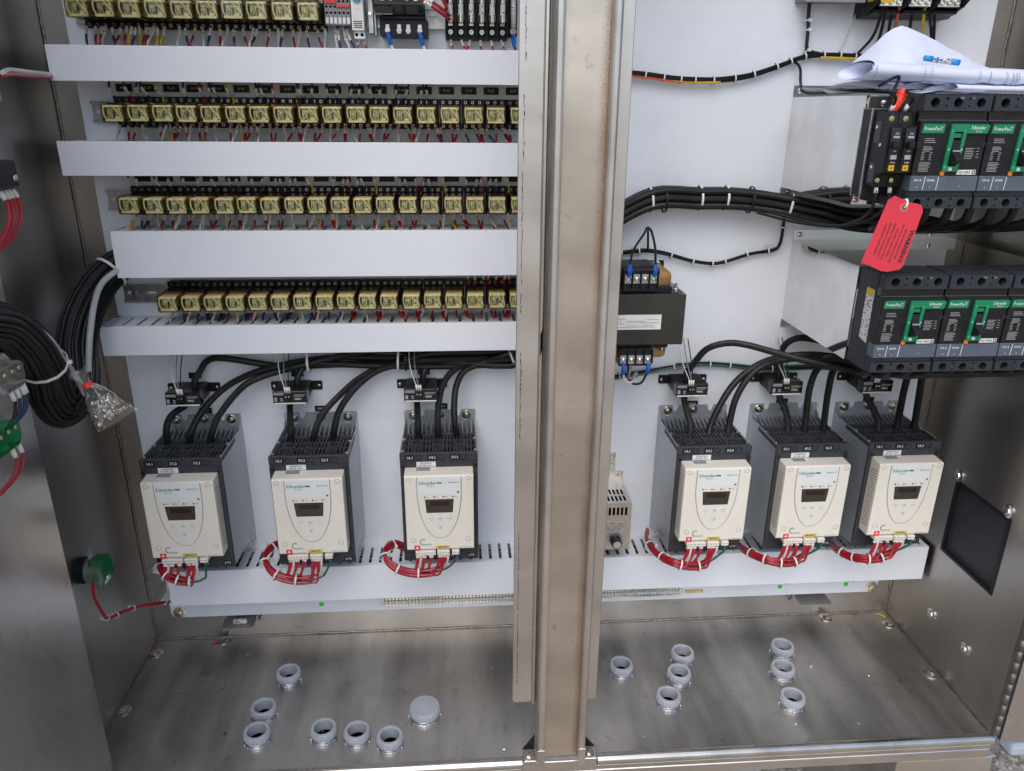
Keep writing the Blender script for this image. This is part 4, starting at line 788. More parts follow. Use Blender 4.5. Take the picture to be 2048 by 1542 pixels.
# control wiring looms under each starter
def tie_ring(parent, c, tan, r, m='tie_white', name='cable_tie', w_=3.2, head=True):
    b = MB(); q = Vector(tan).to_track_quat('Z', 'Y'); c = Vector(c); n = 14; prof = [(r, -w_/2), (r+1.0, -w_/2), (r+1.0, w_/2), (r, w_/2), (r, -w_/2)]
    v = []
    for rr, hh in prof:
        for i in range(n): a = 2*math.pi*i/n; v.append(c+q @ Vector((rr*math.cos(a), rr*math.sin(a), hh)))
    b._add(v, [(k*n+i, k*n+(i+1) % n, (k+1)*n+(i+1) % n, (k+1)*n+i) for k in range(4) for i in range(n)], True)
    if head:
        a = c+q @ Vector((r+2, 0, 0)); e = 2.6; b.box(a.x-e, a.x+e, a.y-e, a.y+e, a.z-e, a.z+e)
    return b.build(name, m, parent)
def loom(label, sx, pts, nred=11, extra=()):
    """pts: bundle centre-line relative to the starter (x, y from panel, z from starter foot), last = plug end"""
    t = thing('control_loom', label, 'wire loom', (sx, PY, 271), 'red control looms under the starters')
    sp = spline(pts, 7)
    cols = ['w_red']*nred+['w_white', 'w_white', 'w_green']; nc = len(cols)
    pins = [-45, -31, -27, -14, -4, 2, 7, 11, -38, 14, 28]
    random.Random(int(sx)).shuffle(pins)
    pins = [-45, -42, -33, -30, -20, -17, -3, 0, 3, 7, 10][:nred]+[-38, 14, 30]
    for k, c in enumerate(cols):
        a = 2.4*k if k < nred else (3.6, 4.2, 3.9)[k-nred]; rr = 8.6*math.sqrt((k+0.5)/nc); px_ = pins[k]
        path = []
        n = len(sp)
        # leave the bundle below its own pin
        jend = max(i for i in range(n) if i == 0 or sp[i].x <= px_-4) if px_ > sp[-1].x-200 else n-1
        jend = min(jend, n-1)
        for i in range(jend+1):
            path.append(sp[i]+Vector((0, -rr*math.sin(a), rr*math.cos(a))))
        path += [Vector((px_-1, -187, 58)), Vector((px_, -182, 71))]
        path2 = spline([path[0]]+path[2:-2:3]+path[-2:], 3)
        w_ = MB().tube(path2, 2.15, 6).build('wire', c, t)
        if c != 'w_green': MB().tube(path2[-3:-1], 2.9, 7).build('marker_sleeve', 'sleeve', w_)
    for f in (0.25, 0.42, 0.58, 0.74):
        i = int(f*(len(sp)-1)); tie_ring(t, sp[i], sp[min(i+1, len(sp)-1)]-sp[i-1], 11.0)
    return t
LP = {k: [(x-SX[k], y-PY, z-271) for x, y, z in PATHS['loom%d' % k]] for k in range(6)}
LN = ['tied red loom under the starter nearest the pilot-lamp wall', 'tied red loom looping out under the middle starter left of the post', 'tied red and white loom looping out under the starter above the terminal strip', 'tied red loom rising into the duct beside the heater box', 'tied red loom between the heater-side starter and its neighbour', 'tied red and white loom under the starter nearest the vented wall']
for k in range(6): loom(LN[k], SX[k], LP[k])

# ================================================================== current sensors, name plates, power cables
def make_sensor():
    t = thing('current_sensor', 'x', 'current sensor')
    MB().plate(rrect(-50, 50, -9, 9, 2.5), [circ(-44, 0, 2.2, 8), circ(44, 0, 2.2, 8)], 'y', -4, -0.1).build('mounting_bar', 'black', t)
    MB().box(-30, 30, -46, -4, -12.5, 12.5).build('housing', 'black', t, bev=2, seg=2)
    fr = MB().box(-32, 32, -71, -49, -14, 14).build('front_housing', 'black_gloss', t, bev=2, seg=2)
    MB().box(-30, 30, -71.6, -71.1, -12.6, -10.0).build('label_strip', 'white_plastic', fr)
    MB().box(-30, -11, -71.6, -71.1, 5.5, 11).build('label_patch', 'block_grey', fr)
    MB().box(-29, -24, -71.6, -71.1, -7, 1).build('mark', 'grey_print', fr); MB().box(-18, -13, -71.6, -71.1, -6.5, -4.5).box(-18, -13, -71.6, -71.1, -2.5, -0.5).build('print_line', 'grey_print', fr)
    lettering(fr, 'VERIS', 5.4, (15, -71.7, -2.5), 'white_print', bold=0.03)
    MB().box(8, 29, -71.6, -71.1, 5.2, 6.3).box(8, 26, -71.6, -71.1, 2.6, 3.6).build('print_line', 'grey_print', fr)
    p = MB().box(-9, 3, -76, -64, -4, 10).build('plug', 'black', fr, bev=1)
    for x in (-6, 0): MB().lathe((x, -76, 4), [(1.6, -0.6), (0.1, -0.6)], 8, 'y').build('plug_screw', 'chrome', p)
    for x in (-44, 44): MB().lathe((x, -4, 0), [(3.4, 0), (3.2, -1.6), (0.1, -2.4)], 12, 'y').build('mounting_screw', 'nickel', t)
    for k, (x, dx) in enumerate(((-7, -14), (-3, -8), (1, -3))):
        pts = [(x, -70, 9), (x-1, -72, 22), (x+dx*0.7, -60, 44), (x+dx, -44, 66), (x+dx, -20, 92)]
        MB().tube(spline(pts, 4), 1.0, 6).build('signal_wire', ('w_white', 'w_grey', 'w_black')[k], t)
        MB().tube([(x, -71, 10), (x-0.8, -72, 22)], 1.9, 6).build('marker_sleeve', 'white_plastic', t)
    return t
ct0 = make_sensor()
CX = [-523, -324, -76, 458, 651, 838]
for k, x in enumerate(CX):
    lab = 'black current sensor on the cable of the starter '+['nearest the pilot-lamp wall', 'in the middle left of the post', 'above the terminal strip', 'beside the heater box', 'in the middle on breaker side', 'nearest the vented wall'][k]
    if k == 0: ct0.location = (x*S, PY*S, 0.624); ct0['label'] = lab; ct0['group'] = 'black current sensors above the starters'
    else: dup(ct0, (x, PY, 624), lab, 'black current sensors above the starters')
for k, (x, z, s) in enumerate([(-519, 648, None), (-321, 648, None), (-72, 648, None), (455, 652, None), (650, 652, None), (840, 652, None), (-508, 573, 'SSR-1'), (-281, 573, 'SSR-2'), (-38, 573, 'SSR-3'), (484, 568, 'SSR-4'), (677, 569, 'SSR-5'), (866, 569, 'SSR-6')]):
    o = MB().box(-12, 12, -1.4, -0.1, -6, 6).build('name_plate', 'plate_black'); o.location = (x*S, PY*S, z*S)
    tag(o, 'small black plate just above '+('the current sensor ' if s is None else 'the starter ')+['nearest the pilot-lamp wall', 'in the middle left of the post', 'above the terminal strip', 'beside the heater box', 'in the middle on breaker side', 'nearest the vented wall'][k % 6], 'name plate', 'black name plates above sensors and starters')
    if s: lettering(o, s, 6, (0, -1.6, 0), 'white_print')
def cable(name, label, pts, r=6.6, m='cable_black', group=None, k=7, n=10, cat='cable'):
    sp = spline(pts, k); o = MB().tube(sp, r, n).build(name, m, origin=pts[0]); tag(o, label, cat, group); return o, sp
BU = PATHS['bundle']; RB = PATHS['rb']
starts = ['nearest the pilot-lamp wall', 'in the middle left of the post', 'above the terminal strip', 'beside the heater box', 'in the middle on breaker side', 'nearest the vented wall']
mid = {}
for s in range(3):                                         # nine cables that cross behind the post to the upper breakers
    for j, ph in enumerate('abc'):
        q = s*3+j; oz, oy = (q % 3-1)*13.2, -(q//3)*12.0+8
        main = [(x, y+oy, z+oz) for x, y, z in BU]
        tail = [(180, -58+oy*0.6, 790+oz), (235, -58+oy*0.6, 905+oz)]+[(x, y+oy, z+oz) for x, y, z in RB[1:]]
        tx = 677+104*s+(0, 35, 70)[j]
        end = [(min(tx, 850)-10, -285, 968), (tx, -335, 985), (tx, -350, 1012)]
        if ph == 'a':
            seg = PATHS['c%da' % (s+1)]; up = PATHS['c%da2' % (s+1)]
            head = seg+[(up[0][0], up[0][1], 620)]+up
        else: head = PATHS['c%d%s' % (s+1, ph)]
        xe = head[-1][0]+40
        pts = [tuple(p) for p in head]+[p for p in main if p[0] > xe]+tail+end
        cable('power_cable', 'thick black cable on %s terminal of the starter %s' % (('first', 'second', 'third')[j], starts[s]), pts, 6.4, group='thick black power cables')
for s in range(3, 6):
    for j, ph in enumerate('abc'):
        if ph == 'a':
            seg = PATHS['c%da' % (s+1)]; up = PATHS['c%da2' % (s+1)]; head = seg+[((seg[-1][0]+up[0][0])/2, -68, 622)]+up
        else: head = PATHS['c%d%s' % (s+1, ph)]
        tx = 671+104*(s-3)+(0, 35, 70)[j]; lx, ly, lz = head[-1]
        pts = [tuple(p) for p in head]+[((lx+tx)/2, -290, 722), (tx, -330, 735), (tx, -345, 756)]
        cable('power_cable', 'thick black cable on %s terminal of the starter %s' % (('first', 'second', 'third')[j], starts[s]), pts, 6.6, group='thick black power cables')
def ties(pts, fr, r, label, group, m='tie_white', head=True):
    sp = spline(pts, 8)
    for f in fr:
        i = max(1, min(len(sp)-2, int(f*(len(sp)-1)))); o = tie_ring(None, sp[i], sp[i+1]-sp[i-1], r, m, 'cable_tie', 4 if r > 15 else 2.6, head); tag(o, label, 'cable tie', group)
ties(BU, (0.17, 0.52, 0.88), 23, 'white cable tie round the black power cables below the duct', 'white ties on the cables below the duct')
ties(BU, (0.545, 0.90), 22.5, 'black cable tie round the black power cables below the duct', 'black ties on the cables below the duct', 'w_black')
ties(RB, (0.17, 0.30, 0.385, 0.62), 23, 'white cable tie round the black cable run above the transformer', 'white ties on the cable run above the transformer')
ties(RB, (0.20, 0.47), 24, 'black cable tie round the black cable run above the transformer', 'black ties on the cable run above the transformer', 'w_black')
def harness(label, pts, cols, r=1.9, spread=3.2, tie=None, name='wire_harness', group=None, tie_r=None):
    t = thing(name, label, 'wire harness', pts[0], group); o = Vector(pts[0])
    n = len(cols)
    for k, c in enumerate(cols):
        a = 2.399*k; rr = spread*math.sqrt((k+0.3)/n); sp = spline(pts, 6)
        MB().tube([p-o+Vector((0, rr*math.cos(a+0.04*i), rr*math.sin(a+0.04*i))) for i, p in enumerate(sp)], r, 6).build('wire', c, t)
    if tie:
        sp = spline(pts, 8)
        for f in tie:
            i = max(1, min(len(sp)-2, int(f*(len(sp)-1)))); tie_ring(t, sp[i]-o, sp[i+1]-sp[i-1], tie_r or (spread+r), w_=2.4)
    return t
hz = harness('black and orange wire harness sagging across the bare white panel', PATHS['h1'], ['w_black']*5, 2.4, 3.6, [0.17, 0.24, 0.31, 0.37, 0.44, 0.5, 0.565, 0.63, 0.69, 0.75, 0.83, 0.88, 0.94])
h1o = Vector(PATHS['h1'][0])
for a_, b_, c_ in ((0, 5, 'w_orange'), (3, 6, 'w_yellow'), (9, 12, 'w_yellow')):
    MB().tube([p-h1o+Vector((0, -3.2, -4.6)) for p in spline(PATHS['h1'][a_:b_], 6)], 2.0, 6).build('wire', c_, hz)
harness('vertical black wire harness rising to the grey box', PATHS['h1v'], ['w_black']*4, 2.3, 3.4, [0.35, 0.6, 0.72])
harness('single black wire dropping onto the upper breaker shelf and up to the orange wire nut', PATHS['h1d'], ['w_black'], 2.4, 0.1)
harness('thin tied black harness waving across the panel above the transformer', PATHS['h2'], ['w_black']*4, 2.2, 2.8, [0.1, 0.16, 0.3, 0.38, 0.47, 0.55, 0.63, 0.71, 0.9])
harness('grey and green wires tied along the panel behind the current sensors', PATHS['grn'], ['w_grey', 'w_green', 'w_grey', 'w_black', 'w_grey', 'w_green'], 1.9, 5.0, [0.14, 0.22, 0.36, 0.5, 0.58, 0.72])
harness('thin white wire curving down to the harness beside the paper drawings', PATHS['wht'], ['w_white', 'w_white'], 1.1, 1.2)
for x, z in ((344, 888), (606, 892)):
    o = MB().box(-10, 10, -4, -0.1, -9, 9).build('tie_mount', 'terminal_white', bev=1); o.location = (x*S, PY*S, z*S); tag(o, 'square cream adhesive tie mount holding the thin black harness', 'tie mount', 'adhesive tie mounts')
for k, c in enumerate(['w_black', 'w_black', 'w_black', 'w_orange', 'w_black', 'w_yellow', 'w_black', 'w_black']):
    cn = {'w_black': 'black', 'w_orange': 'orange', 'w_yellow': 'yellow'}[c]
    pts = [(PATHS['pd%d' % (k+1)][0][0], -88, 1330)]+PATHS['pd%d' % (k+1)]
    cable('feed_wire', '%s wire dropping from the power distribution block behind the paper drawings' % cn, pts, 2.6, c, '%s wires below the power distribution block' % cn, n=8, cat='wire')
# ================================================================== transformer
t = thing('control_transformer', 'dark varnished control transformer with blue lugs beside the post', 'transformer', (318, PY, 745))
MB().box(-80, 82, -5, -0.2, -22, 125).build('mounting_plate', 'black', t, bev=1)
MB().box(-82, 82, -165, -12, 4, 96).build('core', 'varnish', t, bev=1)
for k in range(17): pass
ll = MB()
for k in range(22): ll.box(-82.3, 82.3, -14-k*6.9-0.6, -14-k*6.9, 4.2, 95.8)
stuff(ll.build('lamination_edges', 'varnish', t))
MB().box(-82, 60, -150, -30, 96, 106).build('top_frame', 'black', t, bev=1); MB().box(-82, 60, -150, -30, -6, 4).build('bottom_frame', 'black', t, bev=1)
MB().box(-62, 62, -140, -40, 100, 132).build('coil', 'coil_wrap', t, bev=10, seg=3); MB().box(-62, 62, -140, -40, -30, -2).build('coil', 'coil_wrap', t, bev=10, seg=3)
MB().box(-48, 40, -143, -60, 104, 140).build('coil_wrap', 'black', t, bev=10, seg=3)
for z0, up in ((100, 1), (-38, -1)):
    b = MB().box(-30, 30, -158, -120, z0, z0+38 if up > 0 else z0+34); b.build('terminal_board', 'black', t, bev=1)
    for x in (-22.5, -7.5, 7.5, 22.5):
        z = z0+(22 if up > 0 else 12)
        MB().box(x-5.5, x+5.5, -160, -157.6, z-7, z+9).build('terminal_plate', 'zinc', t)
        MB().lathe((x, -160, z), [(4.6, 0), (4.4, -2.2), (2.4, -3.6), (0.1, -3.8)], 12, 'y').build('terminal_screw', 'chrome', t)
    for x in (-30, -15, 0, 15, 30): MB().box(x-0.8, x+0.8, -164, -157, z0+6, z0+(38 if up > 0 else 30)).build('barrier', 'black', t)
    for x in (-22.5, 22.5):
        z = z0+(22 if up > 0 else 12); u = up
        MB().tube([(x, -163, z+6*u), (x+1, -164, z+15*u), (x+1, -160, z+26*u)], 4, 8, rad=[3.4, 5.0, 3.6]).build('ring_lug', 'blue_lug', t)
for pts, c in (([(-21, -160, 148), (-14, -150, 172), (14, -100, 190), (36, -40, 192), (46, -14, 146)], 'w_black'), ([(24, -160, 148), (24, -148, 176), (28, -100, 196), (36, -40, 194)], 'w_black'), ([(-21, -160, -52), (-16, -158, -66), (0, -150, -72), (10, -120, -66)], 'w_white'), ([(23, -160, -52), (12, -158, -72), (-6, -150, -70), (-8, -135, -38)], 'w_black'), ([(-7, -160, -36), (-9, -155, -58), (-2, -130, -76), (30, -60, -92)], 'w_grey')):
    MB().tube(spline(pts, 5), 2.2, 7).build('lead', c, t)
lb = MB().box(-44, 40, -165.8, -165.1, 33, 60).build('rating_label', 'white_plastic', t)
for k, (x0, x1, z) in enumerate(((-42, -24, 52), (-42, -30, 47), (-42, -26, 43), (-22, 10, 48), (-22, 36, 45), (14, 36, 51), (-42, 30, 37), (-20, -2, 40), (6, 26, 40))): MB().box(x0, x1, -166.1, -165.85, z, z+1.0).build('print_line', 'grey_print', lb)
for x, y, z in ((66, -150, 98), (66, -30, 98)): MB().lathe((x, y, z), [(5.5, 0), (5.5, 5), (3, 6), (3, 14), (0.1, 15)], 10).build('corner_bolt', 'chrome', t)
MB().lathe((66, -5, 118), [(8, 0), (8, -3), (4, -4), (4, -9), (0.1, -9)], 14, 'y').build('plate_bolt', 'chrome', t)
MB().lathe((50, -145, -6), [(5, 0), (5, -5), (0.1, -6)], 10).build('corner_bolt', 'chrome', t)

# ================================================================== panel heater
t = thing('panel_heater', 'silver slotted heater box with a black control knob', 'heater', (272, PY, 284))
sl = [rrect(-66+k*8.4, -61+k*8.4, 80, 99, 2, 2) for k in range(16)]
MB().plate(rect(-74, 74, 0, 108), sl, 'y', -100, -98.4).build('front_plate', 'aluminium', t)
st = [rrect(-66+k*8.4, -61.5+k*8.4, y0, y0+22, 2, 2) for k in range(16) for y0 in (-90, -62)]
MB().plate(rect(-74, 74, -98.3, -2), st, 'z', 106.6, 108).build('top_plate', 'aluminium', t)
MB().box(72.5, 74, -98.3, -2, 0, 106.5).box(-74, -72.5, -98.3, -2, 0, 106.5).box(-72, 72, -3, -2, 0, 106).build('housing', 'aluminium', t)
MB().box(-70, 70, -90, -20, 8, 70).build('heater_core', 'hole', t)
MB().box(-70, 74, -2.4, -0.2, 108, 132).build('mounting_flange', 'aluminium', t)
for x in (48, 30):
    MB().box(x-6, x+8, -3, -0.2, 132, 176).build('mounting_strap', 'aluminium', t, bev=0.5)
    for z in (150, 168): MB().lathe((x+1, -3, z), [(3.6, 0), (3.4, -2), (0.1, -2.6)], 12, 'y').build('screw', 'nickel', t)
for x in (62, -20): MB().lathe((x, -2.4, 122), [(3.6, 0), (3.4, -2), (0.1, -2.6)], 12, 'y').build('screw', 'brass', t)
MB().lathe((64, -100, 72), [(2.6, 0), (2.4, -1.4), (0.1, -2)], 12, 'y').build('screw', 'nickel', t)
pl = MB().prism(rrect(-40, 60, 44, 66, 2), 'y', -100.7, -100.1).build('rating_plate', 'zinc', t)
for k in range(5): MB().box(-30, 20+rnd.uniform(-6, 12), -101.0, -100.75, 47+k*3.6, 48.2+k*3.6).build('print_line', 'block_grey', pl)
lettering(pl, 'CE', 5, (50, -101, 49), 'black_print'); lettering(pl, 'UL', 4, (50, -101, 60), 'black_print')
MB().cyl((44, -100.1, 22), (44, -100.8, 22), 20, 28).build('dial_scale', 'zinc', t)
for a in range(-120, 121, 30): MB().box(44+16*math.sin(math.radians(a))-0.5, 44+16*math.sin(math.radians(a))+0.5, -101.1, -100.85, 22+16*math.cos(math.radians(a))-1.5, 22+16*math.cos(math.radians(a))+1.5).build('scale_mark', 'black_print', t)
kn = MB().cyl((44, -100.8, 22), (44, -118, 22), 12, 20, 10.5).build('knob', 'black', t)
for a in range(18): pass
MB().cyl((44, -118, 22), (44, -119.5, 22), 8.5, 20).build('knob_cap', 'chrome', kn)

# ================================================================== terminal strip along the panel foot
t = thing('terminal_strip', 'long strip of small white screw terminals along the foot of the panel', 'terminal strip', (-184, PY, 108))
MB().box(0, 676, -9, -0.2, 2, 23).build('strip_base', 'terminal_white', t)
tm = MB().box(0.3, 7.0, -26, -9, 1, 25).box(0.3, 7.0, -30, -26, 9.5, 16).mesh('terminal', 'terminal_white', 0.5)
ts = MB()
for z in (5.2, 20.6): ts.cyl((3.65, -25.9, z), (3.65, -28, z), 2.5, 10); ts.box(1.2, 6.1, -26.8, -25.8, z-3.2, z+3.2)
ts = ts.mesh('screws', 'nickel'); tp = MB().box(1.6, 5.7, -30.4, -30, 11, 14.6).mesh('number_mark', 'fine_print')
for k in range(89):
    a = obj('terminal', tm, t, (11+7.4*k, 0, 0)); stuff(obj('clamp_screws', ts, a)); obj('number_mark', tp, a)
MB().box(2, 10, -24, -9, -1, 26).box(672, 680, -24, -9, -1, 26).build('end_stop', 'terminal_white', t, bev=0.8)
MB().lathe((5.5, -24, 20), [(3, 0), (2.6, -2), (0.1, -2.4)], 10, 'y').build('end_screw', 'nickel', t)

# ================================================================== breaker shelves
def shelf(label, x0, x1, z0, z1, yf):
    t = thing('breaker_shelf', label, 'shelf bracket', (x0, PY, z0)); L = x1-x0; H = z1-z0; D = -(yf-PY)
    MB().box(0, 2, -D, 0, 0, H).build('side_plate', 'steel_bright', t)
    MB().box(2, L, -D, 0, H-2, H).build('top_plate', 'steel_bright', t)
    MB().box(2, L, -D, -D+2, H-20, H-2.1).box(2, L, -D, -D+2, 0, 14).build('front_rail', 'steel_bright', t)
    MB().box(0, L, -2.4, -0.2, H+0.1, H+20).build('wall_flange', 'steel_flange', t); MB().box(-2, 40, -2.4, -0.2, -16, -0.1).build('wall_flange', 'steel_flange', t)
    MB().box(2.5, L, -2.2, -0.3, 0, H-3).build('back_plate', 'steel_bright', t)
    for x in (12, min(L-10, 276)): MB().lathe((x, -2.4, H+11), [(5, 0), (4.6, -2.2), (2, -3.4), (0.1, -3.4)], 14, 'y').build('flange_screw', 'nickel', t)
    MB().lathe((14, -2.4, -8), [(5, 0), (4.6, -2.2), (2, -3.4), (0.1, -3.4)], 14, 'y').build('flange_screw', 'nickel', t)
    return t, D, H
up, D, H = shelf('polished steel shelf bracket under the paper drawings carrying the upper breakers', 616.5, 985, 1008, 1168, -298)
MB().lathe((28, -D, H-11), [(4.6, 0), (4.2, -2), (2, -3), (0.1, -3)], 14, 'y').build('rail_screw', 'nickel', up); MB().lathe((8, -D, 6), [(4.2, 0), (3.9, -2), (2, -3), (0.1, -3)], 14, 'y').build('rail_screw', 'nickel', up)
MB().box(-5, -3.0, -D-33, -D-30, 14, 142).box(-3.0, 41, -D-3, -D-0.2, 14, 142).build('breaker_rail', 'zinc', up); MB().box(-3, 41, -D-32, -D-3.2, 16, 140).build('dark_gap_block', 'black', up)  # black block paints the dark gap beside the narrow breakers
lo, D2_, H2_ = shelf('polished steel shelf bracket under the red tag carrying the lower breakers', 652.5, 985, 749, 908, -292)

# ------------------------------------------------------------------ moulded case breakers
def make_breaker():
    t = thing('circuit_breaker', 'x', 'circuit breaker')
    b = MB().box(0.6, 103.4, -58, -0.3, 1, 160)
    for x in range(6): b.box(3+x*17, 14+x*17, -66, -58, 141, 160.4) if False else None
    b.build('case', 'slate', t, bev=1.5, seg=2)
    ribs = MB()
    for k in range(16): ribs.prism([(5+k*6.1, -56), (9+k*6.1, -56), (4+k*6.1, -8), (0.8+k*6.1, -8)], 'z', 160.1, 162.5)
    stuff(ribs.build('top_ribs', 'slate', t))
    for z0, z1, zz in ((139, 160, 150), (3, 20, 11)):
        holes = [circ(x, zz, 6.6 if z0 > 50 else 6.2, 18) for x in (18, 52, 86)]+[circ(x, zz+dz, r, 8) for x in (35, 69) for dz, r in ((5.5, 1.9), (-4.5, 1.5))]
        MB().plate([(2, z0), (102, z0), (102, z1), (99, z1), (5, z1), (2, z1)], holes, 'y', -76, -58.1).build('terminal_shroud', 'slate', t)
        MB().box(3, 101, -60, -58.2, z0+0.5, z1-0.5).build('terminal_well', 'hole', t)
    MB().box(1.2, 102.8, -70, -58.1, 126, 138.9).build('upper_shield', 'black_gloss', t, bev=0.6); MB().box(1.2, 102.8, -71, -70.1, 126, 127).build('shield_edge', 'slate_strip', t)
    MB().box(1.2, 102.8, -78, -58.1, 50.2, 125.6).build('face', 'black', t, bev=0.8)
    MB().box(0.9, 103.1, -78.4, -58.1, 28, 50).build('rating_strip', 'slate_strip', t, bev=0.8)
    MB().box(1.2, 102.8, -73, -58.1, 20.2, 27.8).build('lower_band', 'slate', t, bev=0.6)
    F = -78.1
    g = MB().prism([(4, 109), (37, 109), (38, 121.5), (7, 121.5), (5, 120)], 'y', F-0.9, F).build('green_label', 'green', t); lettering(g, 'PowerPacT', 7.4, (21, F-1.1, 115), 'white_print', sx=0.80, bold=0.03)
    hf = MB().plate([(44, 56), (67, 56), (70, 109), (101, 109), (103, 119), (101.5, 121.5), (47.5, 121.5), (46, 119)], [[(50, 64), (63, 64), (65, 111), (52, 111)]], 'y', F-3.4, F); hf.build('handle_frame', 'green', t, bev=0.5)
    gl = lettering(t, 'Schneider', 7.2, (86, F-3.6, 116.6), 'white_print', sx=0.74, bold=0.05); lettering(t, 'Electric', 3.6, (88, F-3.6, 111.8), 'white_print', sx=0.9)
    MB().prism([(50, 64), (63, 64), (65, 111), (52, 111)], 'y', F-0.6, F-0.1).build('handle_well', 'hole', t)
    MB().prism([(F, 66), (F-5, 66), (F-19, 70), (F-20, 74), (F-7, 84), (F-3, 100), (F, 100)], 'x', 51.5, 63.5).build('toggle', 'black', t, bev=1)
    MB().box(51.8, 63.2, F-8.2, F-7.0, 84, 86).build('toggle_mark', 'grey_print', t)
    MB().box(53, 64, F-1.2, F-0.7, 103, 109).build('indicator', 'green', t)
    for x, z, s in ((48.4, 112, 'I'), (46.5, 62, 'O'), (66.6, 112, 'I')): lettering(t, s, 4, (x, F-3.6, z), 'white_print')
    for x in (47.6, 67): MB().prism([(x-1.4, 87.5), (x+1.4, 87.5), (x, 85.5)], 'y', F-3.7, F-3.45).build('pointer_mark', 'white_print', t)
    MB().box(53, 58, F-3.6, F-3.45, 57.5, 62).build('square_mark', 'white_print', t)
    MB().box(43, 49, F-1.6, F, 50.6, 56.4).build('orange_sticker', 'orange', t)
    q = MB().prism([(68, 51.8), (97, 51.8), (97, 58.4), (70, 58.4)], 'y', F-0.8, F).build('white_label', 'white_plastic', t); lettering(q, 'SQUARE', 5.0, (79.5, F-1.0, 55), 'black_print', sx=1.0, bold=0.08)
    MB().plate(rect(91.2, 96.2, 52.6, 57.6), [rect(92.4, 95, 53.8, 56.4)], 'y', F-1.05, F-0.82).build('square_logo', 'black_print', q)
    lettering(t, 'HD', 4.6, (57, -76.3, 156.2), 'grey_print'); lettering(t, '150', 4.4, (73, -76.3, 156.2), 'grey_print')
    G = -78.5
    lettering(t, '150 A', 4.8, (11, G-0.1, 43.5), 'white_print', bold=0.06); lettering(t, '1500A', 4.6, (31, G-0.1, 43.5), 'white_print', bold=0.06); lettering(t, 'In', 3.4, (12, G-0.1, 33.5), 'white_print'); lettering(t, 'Ii', 3.4, (31, G-0.1, 33.5), 'white_print')
    for x in (20.5, 41): MB().prism([(x, 30), (x+0.8, 30), (x+2, 48.5), (x+1.2, 48.5)], 'y', G-0.25, G).build('divider', 'white_print', t)
    lettering(t, 'CE', 4, (76, G-0.1, 35), 'grey_print')
    p = MB()
    for x0, x1, z0, z1, n in ((11, 30, 96, 101, 3), (11, 26, 84, 90, 4), (10, 15, 72, 82, 5), (22, 26, 72, 82, 5), (9, 27, 56, 68, 7), (75, 90, 74, 88, 7), (92, 97, 76, 88, 4)):
        for k in range(n):
            z = z0+(z1-z0)*k/max(1, n-1); p.box(x0, x1-rnd.uniform(0, 0.3)*(x1-x0), F-0.25, F+0.02, z, z+0.75)
    stuff(p.build('small_print', 'grey_print', t))
    for x in (3.6, 100.4): MB().lathe((x, F, 94), [(3.0, 0), (3.0, -0.7), (1.8, -0.8), (1.6, 0.6), (0.1, 0.6)], 12, 'y').build('cover_screw', 'slate', t)
    return t
br0 = make_breaker(); first = True
for row, (x0, y, z) in enumerate(((660, -298.4, 1008), (654.6, -292.4, 748.5))):
    for k in range(3):
        lab = ('black moulded case breaker on the upper shelf, ', 'black moulded case breaker on the lower shelf, ')[row]+(('beside the two narrow breakers', 'second from the two narrow breakers', 'third from the two narrow breakers'), ('with the yellow and white side label', 'second from the side label', 'third from the side label'))[row][k]
        if first: br0.location = (x0*S, y*S, z*S); br0['label'] = lab; br0['group'] = 'moulded case breakers'; first = False; o = br0
        else: o = dup(br0, (x0+104.3*k, y, z), lab, 'moulded case breakers')
        if row == 1 and k == 0: lowbr = o
s = obj('side_label', MB().prism([(-52, 46), (-30, 50), (-30, 131), (-33, 133), (-50, 133), (-52, 131)], 'x', -0.2, 0.6).mesh('side_label', 'fine_print'), lowbr)
MB().box(-0.5, -0.25, -51.8, -30.2, 121, 133).build('caution_band', 'yellow', s)
